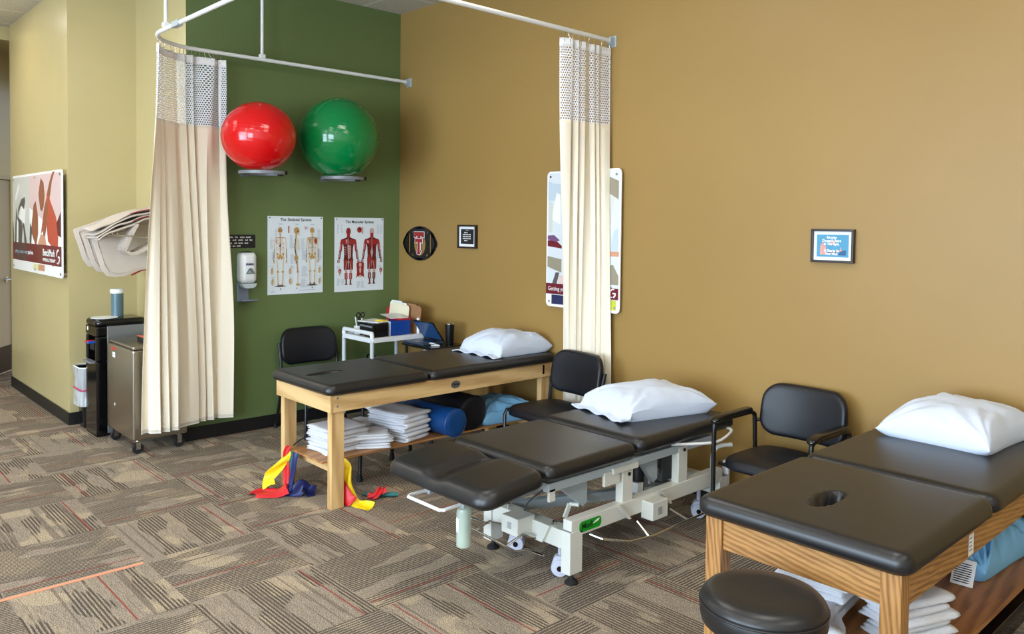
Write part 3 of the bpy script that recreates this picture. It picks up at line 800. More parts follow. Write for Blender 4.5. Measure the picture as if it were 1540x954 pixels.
b = MB(); b.prism([(-.06, .38), (-.03, .385), (.02, .385), (.035, .378)], (.03, 0, 0), (0,1,0), (0,0,1), (.05, 0, 0)); b.build('top_cap', M_BLACKPL, t, smooth=0)
MB().box(.0, .012, -.06, .035, -.03, .13).build('back_plate', mat('slate_plastic', (128, 140, 160), .4), t, bevel=.003)
b = MB(); b.prism([(0, -.03), (.0, -.02), (.10, -.005), (.11, -.015)], (0, -.06, 0), (1,0,0), (0,0,1), (0, .135, 0)); b.build('drip_tray', mat('slate_plastic_tray', (118, 130, 150), .4), t, bevel=.002)

# long advertising board on the column, held off by pins
M_PINKS = mat('pale_pink_print', (222, 196, 194), .35); M_GREYS = mat('pale_grey_print', (206, 208, 200), .35); M_DGREY = mat('dark_grey_print', (86, 84, 84), .35)
M_SKINP = mat('warm_brown_print', (150, 88, 62), .35); M_ORG = mat('coral_red_print', (188, 74, 56), .35); M_PEACH = mat('peach_print', (206, 150, 120), .35); M_LIME = mat('pale_lime_print', (222, 226, 170), .35)
def logo_g(F, cx, cy, r, m):
    """white bow-shaped swirl"""
    o = arc(cx, cy, r, PI*.55, PI*1.05, 8)+arc(cx-r*.1, cy, r*.55, PI*1.05, PI*.55, 6)
    F.poly(o, m)
    o = arc(cx, cy-r*.35, r, -PI*.45, PI*.05, 8)+arc(cx, cy-r*.35, r*.6, PI*.05, -PI*.45, 6)
    F.poly(o, m); F.rect(cx-r*.1, cx+r*.95, cy-r*.35, cy-r*.05, m); F.rect(cx-r*.2, cx+r*.5, cy+r*.7, cy+r*.98, m)
    F.poly([(cx-r*.9, cy-r*1.1), (cx-r*.2, cy-r*1.35), (cx-r*.2, cy-r*1.05)], m)
px0, pz0, pw, ph = -2.95, 1.232, 1.80, .912
t = thing('advert_board', 'long glossy advertising board with dancers and maroon band on the column', 'poster', (px0, -2.58, pz0))
b = MB(); b.prism(rrect(0, pw, 0, ph, .03), (0,0,0), (1,0,0), (0,0,1), (0,.008,0)); b.build('board', M_WPRINT, t, smooth=0)
F = Flat((0, 0, 0), (1,0,0), (0,0,1))
F.rect(.0, .68, .10, ph-.02, M_GREYS); F.poly([(.68, .10), (pw-.03, .10), (pw-.03, ph-.02), (.68, ph-.02)], M_WPRINT); F.poly([(.68, .60), (pw-.03, .35), (pw-.03, ph-.02), (.68, ph-.02)], M_PINKS)
F.poly([(.08, .10), (.62, .10), (.56, .30), (.44, .50), (.40, .42), (.34, .55), (.22, .50), (.16, .60), (.10, .40)], M_DGREY)
F.poly([(.14, .16), (.22, .16), (.24, .46), (.18, .50)], M_WPRINT); F.poly([(.36, .12), (.50, .12), (.46, .36), (.42, .42), (.38, .30)], M_GREYS); F.poly([(.22, .52), (.34, .62), (.44, .54), (.52, .66), (.50, .70), (.36, .68), (.24, .60)], M_DGREY); F.poly([(.26, .50), (.50, .44), (.54, .60), (.48, .58), (.36, .62)], M_WPRINT)
F.poly([(.0, .14), (.06, .14), (.05, .34), (.02, .46), (0, .46)], M_DGREY); F.poly([(.10, .70), (.14, .66), (.3, .80), (.26, .84)], M_WPRINT)
F.poly([(.74, .38), (.84, .62), (.92, .66), (1.0, .52), (1.0, .36), (.92, .24), (.84, .30)], M_SKINP); F.poly([(.72, .16), (.78, .40), (.70, .46), (.68, .3)], M_DGREY)
F.poly([(1.08, .58), (1.02, .72), (1.10, .86), (1.20, .82), (1.24, .70), (1.20, .60), (1.14, .56)], M_SKINP)
F.poly([(1.30, .70), (1.40, .82), (1.50, .90), (1.58, .905), (1.48, .82), (1.42, .70), (1.36, .62)], M_SKINP)
F.poly([(1.10, .36), (1.22, .60), (1.34, .72), (1.44, .64), (1.60, .52), (1.68, .40), (1.66, .24), (1.54, .12), (1.46, .26), (1.34, .30), (1.30, .44)], M_ORG)
F.poly([(1.20, .56), (1.30, .68), (1.36, .60), (1.28, .40), (1.16, .24)], M_SKINP); F.poly([(1.62, .46), (1.76, .56), (1.76, .34), (1.66, .36)], M_MUSD); F.poly([(1.38, .20), (1.50, .34), (1.58, .30), (1.56, .12), (1.50, .08)], M_ORG)
F.poly([(.94, .10), (.98, .26), (1.10, .36), (1.24, .34), (1.30, .24), (1.20, .10)], M_PEACH); F.poly([(.80, .10), (.86, .22), (.96, .24), (.94, .10)], M_LIME)
F.rect(.0, pw-.03, .095, .265, M_MAROON); F.poly([(.10, .10), (.60, .10), (.60, .26), (.10, .26)], mat('dim_maroon_print', (84, 52, 54), .35)); F.poly([(1.0, .10), (1.2, .10), (1.17, .26), (.98, .26)], mat('brown_maroon_print', (112, 50, 44), .35)); F.rect(.82, 1.0, .03, .085, M_LIME); F.rect(1.0, 1.22, .03, .085, M_PEACH)
logo_g(F, 1.665, .185, .055, M_WPRINT)
F.build('printed_picture', t)
text_part('lettering', 'getting you back to what', .05, (.10, -.0035, .165), (1,0,0), (0,0,1), M_GTX, t, width=.50)
text_part('lettering', 'you love.', .055, (.62, -.0035, .165), (1,0,0), (0,0,1), M_WPRINT, t, fat=.001, width=.21)
text_part('lettering', 'BenchMark', .085, (1.17, -.0035, .172), (1,0,0), (0,0,1), M_WPRINT, t, fat=.002, width=.40)
text_part('lettering', 'PHYSICAL THERAPY', .04, (1.17, -.0035, .122), (1,0,0), (0,0,1), M_WPRINT, t, fat=.001, width=.42)
for (x, z) in ((.05, ph-.04), (.9, ph-.04), (pw-.04, ph-.04), (.05, .035), (.9, .035), (pw-.04, .035)):
    b = MB(); b.lathe([(.012, 0), (.012, .006), (.008, .009)], (x, -.009, z), 14, 'y'); b.tube([(x, .008, z), (x, .040, z)], .006, 10)
    b.build('standoff_pin', M_CHROME, t)

# advert board behind the bunched curtain
qx, qz, qw, qh = 1.99, 1.114, .722, 1.018
t = thing('advert_board', 'tall advertising board half hidden behind the bunched curtain', 'poster', (qx, -.034, qz))
b = MB(); b.prism(rrect(0, qw, 0, qh, .035), (0,0,0), (1,0,0), (0,0,1), (0,.008,0)); b.build('board', M_WPRINT, t, smooth=0)
F = Flat((0, 0, 0), (1,0,0), (0,0,1))
M_FOG = mat('fog_print', (214, 220, 224), .35); M_FOG2 = mat('blue_fog_print', (190, 204, 214), .35); M_KH = mat('khaki_print', (150, 142, 122), .35)
F.rect(.012, qw-.012, .09, qh-.012, M_FOG)
F.poly([(.012, .80), (.16, .80), (.16, .92), (.06, .93), (.012, .95)], M_FOG2); F.poly([(.05, .66), (.14, .62), (.14, .84), (.10, .86)], M_WPRINT); F.poly([(.02, .56), (.06, .56), (.06, .78), (.02, .80)], M_GREYS)
F.poly([(.012, .50), (.10, .50), (.16, .46), (.16, .44), (.012, .455)], M_MAROON); F.poly([(.012, .535), (.08, .54), (.14, .50), (.10, .49), (.012, .505)], mat('plum_print', (116, 78, 120), .35))
F.poly([(.012, .38), (.16, .36), (.16, .26), (.08, .28), (.012, .30)], M_KH); F.poly([(.10, .26), (.14, .26), (.10, .14), (.05, .14)], M_DGREY); F.poly([(.10, .12), (.18, .12), (.18, .24), (.14, .24)], M_PINKS)
F.poly([(.58, .86), (.70, .80), (.70, .93), (.62, .96), (.58, .95)], M_KH); F.poly([(.58, .58), (.64, .64), (.66, .82), (.58, .84)], M_GREYS); F.poly([(.585, .56), (.60, .56), (.62, .80), (.60, .82)], M_DGREY)
F.poly([(.62, .40), (.66, .58), (.70, .60), (.70, .40)], M_FOG2); F.rect(.58, .71, .400, .435, M_PEACH); F.poly([(.58, .33), (.66, .34), (.71, .26), (.71, .20), (.64, .20), (.58, .22)], M_KH)
F.rect(.0, .30, .095, .175, M_MAROON); F.rect(.56, qw-.012, .095, .175, M_MAROON); F.poly([(.58, .175), (.62, .195), (.66, .175)], M_DGREY)
F.rect(.06, .30, .02, .09, mat('navy_print', (36, 42, 84), .35)); F.rect(.015, .06, .02, .09, M_WPRINT); F.rect(.56, .69, .02, .09, mat('lime_print', (196, 206, 60), .35))
logo_g(F, .66, .145, .028, M_WPRINT)
F.build('printed_picture', t)
text_part('lettering', 'Getting you back', .045, (.025, -.0035, .122), (1,0,0), (0,0,1), M_WPRINT, t, width=.27)
for (x, z) in ((.04, qh-.04), (qw-.04, qh-.04), (.04, .04), (qw-.04, .04)):
    b = MB(); b.lathe([(.009, 0), (.009, .005), (.006, .007)], (x, -.007, z), 14, 'y'); b.tube([(x, .008, z), (x, .034, z)], .006, 10); b.build('standoff_pin', M_CHROME, t)

# football shaped wall sign with the double T
t = thing('wall_sign', 'black football-shaped cut-out sign with red double T emblem', 'wall sign', (.335, 0, 1.545))
b = MB()
def lens(a, c, n=14):   # pointed oval, half length a, half height c
    up_ = [(a*math.cos(PI*i/n), c*math.sin(PI*i/n)**.9) for i in range(n+1)]
    return up_
n = 40
out = [(.258*math.copysign(abs(math.cos(q))**1., math.cos(q)), .158*math.copysign(abs(math.sin(q))**1.35, math.sin(q))) for q in [2*PI*i/n for i in range(n)]]
def ring_strip(A, B, y0=-.012, y1=-.003):
    m_ = len(A); vs = []
    for (x, z) in A: vs.append((x, y0, z))
    for (x, z) in B: vs.append((x, y0, z))
    for (x, z) in A: vs.append((x, y1, z))
    for (x, z) in B: vs.append((x, y1, z))
    fs = []
    for i in range(m_):
        j = (i+1) % m_
        fs += [(i, j, m_+j, m_+i), (2*m_+i, 3*m_+i, 3*m_+j, 2*m_+j), (i, 2*m_+i, 2*m_+j, j), (m_+i, m_+j, 3*m_+j, 3*m_+i)]
    b.add(vs, fs)
inn = [(x*.90, z*.86) for x, z in out]; ring_strip(out, inn)
o2 = [(.138*math.cos(2*PI*i/n), .150*math.sin(2*PI*i/n)) for i in range(n)]; i2 = [(.092*math.cos(2*PI*i/n), .108*math.sin(2*PI*i/n)-.006) for i in range(n)]; ring_strip(o2, i2)
for sg in (-1, 1):
    b.prism([(sg*.172, -.11), (sg*.205, -.085), (sg*.25, 0), (sg*.205, .085), (sg*.172, .11)], (0,-.012,0), (1,0,0), (0,0,1), (0,.009,0))
    b.prism([(sg*.128, -.125), (sg*.146, -.125), (sg*.146, .125), (sg*.128, .125)], (0,-.0118,0), (1,0,0), (0,0,1), (0,.009,0))
b.prism([(-.10, .132), (.10, .132), (.12, .108), (-.12, .108)], (0,-.0116,0), (1,0,0), (0,0,1), (0,.009,0))
b.build('plate', M_BLACK, t, smooth=30)
def tee(b, k, z0, grow, y, mi):
    g = grow; w = .030*k
    # a T with serifs
    b.prism([(-.075*k-g, z0+.0-g), (-.075*k-g, z0+.05*k+g), (.075*k+g, z0+.05*k+g), (.075*k+g, z0-g), (.040*k-g, z0-g), (.040*k-g, z0+.012*k-g), (.022*k+g, z0+.012*k-g), (.022*k+g, z0-.115*k), (.034*k+g, z0-.115*k), (.034*k+g, z0-.14*k-g), (-.034*k-g, z0-.14*k-g), (-.034*k-g, z0-.115*k), (-.022*k-g, z0-.115*k), (-.022*k-g, z0+.012*k-g), (-.040*k+g, z0+.012*k-g), (-.040*k+g, z0-g)], (0, y, 0), (1,0,0), (0,0,1), (0,.003,0), mi)
b = MB(); tee(b, 1.0, .055, .004, -.0150, 0); tee(b, 1.0, .055, 0, -.0165, 1); tee(b, .74, .005, .005, -.0185, 0); tee(b, .74, .005, 0, -.0200, 1)
b.build('emblem', [M_WPRINT, mat('emblem_red', (150, 30, 32), .4)], t, smooth=0)

# small framed pictures
def framed(name, label, x0, z0, w, h, fr, mt, inner, par_fn):
    t = thing(name, label, 'picture', (x0, 0, z0))
    b = MB()
    for q in ((0, w, 0, fr), (0, w, h-fr, h), (0, fr, fr, h-fr), (w-fr, w, fr, h-fr)): b.box(q[0], q[1], -.030, -.001, q[2], q[3])
    b.build('frame', M_FRAME, t, smooth=0, bevel=.002)
    MB().box(fr, w-fr, -.016, -.004, fr, h-fr).build('mount', M_PAPER, t, smooth=0)
    F = Flat((0, -.016, 0), (1,0,0), (0,0,1)); F.rect(fr+mt, w-fr-mt, fr+mt, h-fr-mt, inner); par_fn(F, t); F.build('print', t)
    return t
def small_print(F, t):
    for k in range(5):
        x = .062+(.02 if k in (0, 4) else 0)
        for q in range(7 if k not in (0, 4) else 3):
            F.rect(x, x+.011, .128-k*.017, .128-k*.017+.009, M_WPRINT); x += .0155
    F.rect(.10, .14, .152, .154, M_WPRINT)
framed('picture_frame', 'small square dark-framed quote with a black centre beside the football sign', .903, 1.522, .242, .198, .014, .022, M_INK, small_print)
def big_print(F, t):
    M_AQ = mat('flesh_print', (206, 150, 140), .5); M_NV = mat('deep_blue_print', (30, 84, 130), .5)
    F.poly([(.05, .042), (.09, .045), (.085, .09), (.065, .115), (.05, .09)], M_AQ); F.poly([(.105, .115), (.125, .125), (.14, .11), (.125, .10)], M_AQ); F.poly([(.16, .06), (.172, .088), (.178, .062)], M_AQ); F.poly([(.155, .042), (.20, .042), (.20, .072), (.165, .062)], M_NV); F.poly([(.09, .045), (.15, .045), (.14, .07), (.10, .068)], mat('mauve_print', (110, 110, 140), .5))
t = framed('picture_frame', 'wider dark-framed blue quote picture alone on the tan wall', 4.100, 1.540, .246, .188, .013, .018, mat('sea_blue_print', (72, 146, 182), .5), big_print)
for k, s in enumerate(('Success', "Doesn't Start", 'In The Gym.', '', 'It Starts In', 'Your Mind.')):
    if s: text_part('lettering', s, .020, (.118, -.0175, .135-.0185*k+.0), (1,0,0), (0,0,1), M_WPRINT, t, fat=.0006, align='CENTER', width={0: .058, 1: .108, 2: .088, 4: .085, 5: .075}[k])
# ------------------------------------------------------------------ soft goods helpers
def pillow(name, label, cat, loc, rz, L, Wd, Hh, m, seed=0, wr=.012, e=.22, open_end=0., group=None, tilt=0., pinch=.5):
    def S(u, v, up):
        a = 2*u-1; b = 2*v-1
        # denser sampling towards the rim
        a = math.copysign(1-(1-abs(a))**1.25, a); b = math.copysign(1-(1-abs(b))**1.25, b)
        ea = a
        if open_end: ea = max(-1, (a-open_end/2)/(1-open_end/2)) if a < 0 else a
        pa = max(0, 1-abs(ea)**3.4)**.46; pb = max(0, 1-abs(b)**3.2)**.46; prof = pa*pb
        x = a*L/2*(1-.05*(1-b*b)*abs(a)**4*pinch*2); y = b*Wd/2*(1-.07*(1-a*a)*abs(b)**4*pinch*2)
        n1 = noise.noise(Vector((a*1.7+seed, b*1.5, seed*1.3)))
        # long creases fanning from the corners
        cr = 0
        for k, (ca, cb) in enumerate(((-1,-1),(1,-1),(1,1),(-1,1))):
            dx, dy = a-ca, b-cb; ang = math.atan2(dy, dx); rr = math.hypot(dx, dy)
            cr += (abs(math.sin(ang*7+seed+k*1.7+1.5*noise.noise(Vector((rr*1.5+k, ang*2, seed)))))**3)*math.exp(-((rr-.55)/.5)**2)
        fine = noise.noise(Vector((x*16+seed, y*22, 3+seed)))*.5+noise.noise(Vector((x*40, y*34+seed, 1)))*.2
        lo = Hh*e*(1-min(1, prof*2.6))*(1+.35*math.sin(a*5+seed)*(abs(b) > .8))
        lo += (abs(b) > .85)*0
        if open_end and a < -1+open_end*1.3: lo = min(lo, .004+.012*(1+math.sin(b*9+seed))*.6)
        if up:
            hi = Hh*e+(Hh*(1-e))*prof*(1+.16*n1)-wr*.9*cr*min(1, prof*2)+wr*.5*fine*min(1, prof*3)
            if open_end and a < -1+open_end*1.3: hi = min(hi, lo+.008+Hh*1.1*prof)
            return (x, y, max(hi, lo+.004))
        return (x, y, lo)
    b = MB(); nu, nv = 84, 60
    b.grid(lambda u, v: S(u, v, 1), nu, nv); b.grid(lambda u, v: S(u, v, 0), nu, nv, flip=True)
    # close the rim
    n_ = nu*nv; loop = [i for i in range(nu)]+[j*nu+nu-1 for j in range(1, nv)]+[(nv-1)*nu+i for i in range(nu-2, -1, -1)]+[j*nu for j in range(nv-2, 0, -1)]
    for p, q in zip(loop, loop[1:]+loop[:1]): b.f.append([q, p, n_+p, n_+q]); b.mi.append(0)
    o = b.build(name, m, smooth=180); o.location = loc; o.rotation_euler = (0, tilt, rz)
    tag(o, label, cat, group); return o

def towel_mesh(L, Wd, th, layers, seed, sl=.02):
    """one folded towel: a long strip zig-zag folded into layers, fold edges at +-x"""
    b = MB(); t = th/layers; path = []
    r = t*.5
    for k in range(layers):
        z = t*(k+.5); xs = [-1+2*i/9 for i in range(10)]
        if k % 2: xs = xs[::-1]
        for x in xs: path.append((x*(L/2-r), z))
        if k < layers-1:
            sx = xs[-1]; cx = sx*(L/2-r)
            for q in (1, 2, 3):
                a = -PI/2+PI*q/4; path.append((cx+math.copysign(r*1.15*math.cos(a), sx), z+t/2+t/2*math.sin(a)))
    nj = 12
    def P(i, j, side):
        x, z = path[i]; y = (2*j/(nj-1)-1)*Wd/2
        a = path[max(i-1, 0)]; c = path[min(i+1, len(path)-1)]; dx, dz = c[0]-a[0], c[1]-a[1]; l = math.hypot(dx, dz) or 1
        ht = t*.44*(1-.55*(abs(2*j/(nj-1)-1) > .99))
        n1 = noise.noise(Vector((x*9+seed, y*9, z*30+seed)))
        X = x-dz/l*ht*side; Z = z+dx/l*ht*side
        return (X+sl*n1*.6+.006*math.sin(seed+z*90), y+noise.noise(Vector((z*60+seed, x*8, 4)))*sl*.9*(1 if abs(y) > Wd*.4 else .3), max(Z+n1*t*.42*min(1, z/t), .0005))
    n = len(path); vs = []
    for side in (1, -1):
        for i in range(n):
            for j in range(nj): vs.append(P(i, j, side))
    fs = []; o = n*nj
    for i in range(n-1):
        for j in range(nj-1):
            fs.append((i*nj+j, i*nj+j+1, (i+1)*nj+j+1, (i+1)*nj+j)); fs.append((o+i*nj+j, o+(i+1)*nj+j, o+(i+1)*nj+j+1, o+i*nj+j+1))
        fs.append((i*nj, (i+1)*nj, o+(i+1)*nj, o+i*nj)); k = nj-1; fs.append((i*nj+k, o+i*nj+k, o+(i+1)*nj+k, (i+1)*nj+k))
    for i in (0, n-1):
        for j in range(nj-1): fs.append((i*nj+j, o+i*nj+j, o+i*nj+j+1, i*nj+j+1))
    b.add(vs, fs); return b
def towel_stack(where, c, rz, n, L, Wd, th, layers, group, labels, jit=.008, seed=0, m=None):
    z = c[2]
    for k in range(n):
        o = towel_mesh(L*random.uniform(.95, 1.03), Wd*random.uniform(.95, 1.03), th, layers, seed+k*3.1).build('folded_towel', m or M_TOWEL, smooth=180)
        o.location = (c[0]+random.uniform(-jit, jit), c[1]+random.uniform(-jit, jit), z+.0008); o.rotation_euler = (0, 0, rz+random.uniform(-.05, .05))
        pos = 'lowest' if k == 0 else ('topmost' if k == n-1 else {1: 'second from the bottom', 2: 'third from the bottom', 3: 'fourth from the bottom', 4: 'fifth from the bottom', 5: 'sixth from the bottom'}[k])
        tag(o, 'white folded towel, %s of %s' % (pos, where), 'towel', group); z += th*1.03
    return z

# ------------------------------------------------------------------ left corner: cooler, bin, heater, covers
# water cooler
t = thing('water_cooler', 'tall black water cooler with grey steel side beside the waste bin', 'water cooler', (-.705, -2.29, 0))
b = MB(); b.box(-.140, .145, -.12, .18, .02, .88); b.build('body', mat('grey_cabinet_steel', (150, 154, 158), .3, .6), t, smooth=0, bevel=.006)
b = MB(); b.box(-.145, .15, -.20, -.12, .0, .60); b.box(-.145, -.10, -.20, -.12, .60, .80); b.box(.10, .15, -.20, -.12, .60, .80); b.box(-.10, .10, -.145, -.12, .60, .80); b.box(-.145, .15, -.20, -.12, .80, .88)
b.build('front_panel', mat('gloss_black_plastic', (10, 10, 12), .12), t, smooth=0, bevel=.012)
b = MB(); cushion(b, -.147, .152, -.205, .185, .88, .935, rc=.05, re=.03, nmid=(8, 8)); b.build('top_cover', mat('gloss_black_top', (12, 12, 14), .15), t, smooth=180)
for dx, m_ in ((-.06, M_REDL), (.0, mat('blue_tap_plastic', (30, 90, 190), .3)), ):
    b = MB(); b.box(dx-.018, dx+.018, -.225, -.15, .735, .752); b.build('tap_lever', m_, t, smooth=0, bevel=.004)
    b = MB(); b.lathe([(.014, .68), (.014, .735)], (dx, -.175, 0), 12); b.build('tap', M_BLACKPL, t)
MB().box(-.10, .10, -.235, -.14, .585, .60).build('drip_tray', M_GREYPL, t, smooth=0, bevel=.003)
F = Flat((-.1, -.2, .835), (1,0,0), (0,0,1)); F.rect(.0, .035, .0, .03, M_WPRINT); F.build('badge', t)
# cup dispenser tube standing on the cooler
t = thing('cup_dispenser', 'tall blue-grey tube with white cap standing on the water cooler', 'cup dispenser', (-.735, -2.28, .9365))
b = MB(); b.lathe([(.047, .0), (.047, .19)], (0,0,0), 28); b.build('tube', mat('blue_grey_tube', (84, 112, 124), .25), t)
b = MB(); b.lathe([(.05, .19), (.054, .195), (.054, .222), (.05, .226)], (0,0,0), 28); b.build('cap', M_WHITEPL, t)
b = MB(); b.lathe([(.085, 0), (.10, .003), (.102, .008), (.07, .007), (.0, .006)], (0, 0, 0), 28, caps=False); o = b.build('plate', M_WHITEPL, smooth=50); o.location = (-.665, -2.40, .9362)
tag(o, 'small white round lid lying on top of the water cooler', 'lid')
# waste bin with a clear liner
t = thing('waste_bin', 'narrow black waste bin with clear liner and pink tie', 'waste bin', (-1.0, -2.36, 0))
def taper(b, z0, z1, w0, d0, w1, d1, th, nz=2, wob=0., seed=0):
    for s_ in (0, 1):
        def fn(u, v):
            z = z0+(z1-z0)*v; w = (w0+(w1-w0)*v)/2-th*s_; d = (d0+(d1-d0)*v)/2-th*s_
            k = (u*4) % 4; i = int(k); f = k-i; c = [(-1,-1),(1,-1),(1,1),(-1,1)]
            a = c[i % 4]; e_ = c[(i+1) % 4]; x = (a[0]+(e_[0]-a[0])*f); y = (a[1]+(e_[1]-a[1])*f)
            r_ = .92+.08*min(1, (1-max(abs(x), abs(y))*0)+0); l = (abs(x)**6+abs(y)**6)**(1/6.)
            x, y = x/l, y/l; q = wob*noise.noise(Vector((x*4+seed, y*4, z*9)))+wob*.7*noise.noise(Vector((x*14, y*14+seed, z*5)))
            return (x*(w+q), y*(d+q), z+.3*q)
        b.grid(fn, 64, nz, wrapu=True, flip=bool(s_))
b = MB(); taper(b, 0, .50, .17, .24, .22, .30, .004, 3); b.box(-.082, .082, -.117, .117, .004, .01); b.build('bin', M_BLACKPL, t, smooth=60)
M_LINER = mat('clear_bin_liner', (226, 230, 232), .25, alpha=.42, spec=.8)
b = MB(); taper(b, .20, .505, .236, .306, .246, .322, .002, 14, .010, 4); b.build('liner', M_LINER, t, smooth=180)
b = MB(); taper(b, .19, .31, .262, .330, .242, .312, .002, 10, .016, 9); b.build('liner_overhang', M_LINER, t, smooth=180)
b = MB(); b.tube([(x, y, .507) for x, y in rrect(-.122, .122, -.160, .160, .05, 5)], .006, 8, closed=True); b.build('liner_rim', M_WHITEPL, t)
b = MB(); b.tube([(x, y, .325+.004*math.sin(k)) for k, (x, y) in enumerate(rrect(-.124, .124, -.160, .160, .05, 5))], .006, 6, closed=True); b.build('tie', mat('pink_tie', (190, 30, 90), .5), t)

# stainless hot-pack heater on castors
t = thing('hot_pack_heater', 'stainless steel cabinet on castors half behind the ivory curtain', 'steel cabinet', (-.15, -2.245, 0))
M_STEELW = mat('warm_stainless_steel', (178, 172, 160), .26, 1., bump=(30, .04, .001))
b = MB(); b.box(-.30, .30, -.20, .20, .105, .775); b.build('body', M_STEELW, t, smooth=0, bevel=.016, seg=4)
b = MB(); b.box(-.296, .296, -.196, .196, .777, .802); b.build('lid', M_STEEL, t, smooth=0, bevel=.01, seg=3)
b = MB(); b.box(-.04, .16, -.06, -.03, .803, .838); b.build('lid_handle', M_BLACKPL, t, smooth=0, bevel=.006)
b = MB(); b.box(-.038, .158, -.062, -.028, .838, .842); b.build('warning_label', mat('orange_label', (206, 96, 70), .5), t, smooth=0)
F = Flat((-.30, -.2, 0), (1,0,0), (0,0,1)); F.rect(.11, .23, .735, .752, mat('red_sticker', (196, 44, 40), .5)); F.rect(.14, .205, .675, .715, M_WPRINT); F.rect(.15, .19, .69, .694, M_GTX); F.ell(.19, .315, .012, .012, M_WPRINT, 16); F.build('stickers', t)
b = MB(); b.box(.300, .322, -.13, -.10, .655, .675); b.box(.300, .322, .06, .09, .655, .675); b.tube([(.328, -.13, .665), (.328, .09, .665)], .010, 10); b.build('side_handle', M_BLACK, t)
for cx_ in (-.25, .25):
    for cy_ in (-.15, .15):
        c_ = MB(); c_.lathe([(.036, -.012), (.040, -.008), (.040, .008), (.036, .012)], (0, 0, .040), 20, 'x')
        cc = c_.build('castor', M_RUBBER, t); cc.location = (cx_, cy_, 0)
        c_ = MB(); c_.box(-.018, -.0145, -.016, .016, .035, .09); c_.box(.0145, .018, -.016, .016, .035, .09); c_.box(-.018, .018, -.018, .018, .088, .096); c_.lathe([(.012, .096), (.012, .105)], (0,0,0), 12); c_.build('castor_fork', M_CHROME, cc, smooth=0)

# hot-pack covers draped over a wall rack
t = thing('cover_rack', 'chrome wall rack above the water cooler carrying folded canvas covers', 'rack', (-.45, -1.998, 1.58))
b = MB(); b.box(-.26, .26, -.012, -.001, -.03, .03)
for dx in (-.2, -.06, .08, .2): b.tube([(dx, -.01, 0), (dx, -.42, .03), (dx, -.43, .05)], .006, 8)
b.build('bars', M_CHROME, t)
def cover(label, x0, rot, w, d, droop, z0, th, seed, trim=False):
    """padded canvas sheet folded over a bar: rounded lower flap"""
    b = MB()
    def S(u, v, side):
        # v runs from wall side top over the front and down
        s = v*d; yy = -s if s < .16 else -.16-(s-.16)*.55
        zz = -.02*math.sin(s*9) if s < .16 else -(s-.16)*.83*droop
        x = (u-.5)*w*(1-.12*max(0, (v-.8)/.2)**2)
        rr = .09
        if v > .8: pass
        x += .012*noise.noise(Vector((s*6+seed, u*3, 1)))
        bulge = .016*noise.noise(Vector((u*4+seed, v*4, seed)))
        edge = min(u, 1-u, 1-v)*w/.02; tt = th*min(1, .45+edge*.5)
        return (x, yy+side*tt*.5*.8+bulge, zz+side*tt*.5*.55+bulge*.4)
    b.grid(lambda u, v: S(u, v, -1), 22, 30); b.grid(lambda u, v: S(u, v, 1), 22, 30, flip=True)
    n_ = 22*30; nu, nv = 22, 30
    loop = [i for i in range(nu)]+[j*nu+nu-1 for j in range(1, nv)]+[(nv-1)*nu+i for i in range(nu-2, -1, -1)]+[j*nu for j in range(nv-2, 0, -1)]
    for p, q in zip(loop, loop[1:]+loop[:1]): b.f.append([q, p, n_+p, n_+q]); b.mi.append(0)
    o = b.build('canvas_cover', M_CANVAS, smooth=180); o.location = (x0, -2.10, z0); o.rotation_euler = rot
    tag(o, label, 'canvas cover', 'folded canvas covers hanging on the wall rack')
    hb = MB(); P_ = [Vector(S(u, v, -1))+Vector((0, -.004, .0)) for u, v in [(.08, .5), (.08, .7), (.08, .90), (.5, .93), (.92, .90), (.92, .7), (.92, .5)]]
    hb.tube(smooth_path(P_, 4), .005, 6); hb.build('piping', M_CANVAS, o)
    if trim:
        hb = MB(); P_ = [Vector(S(u, .995, 1))+Vector((0, .003, -.003)) for u in (.55, .7, .85, .98)]; hb.tube(P_, .006, 6); hb.build('red_lining', M_REDTRIM, o)
    return o
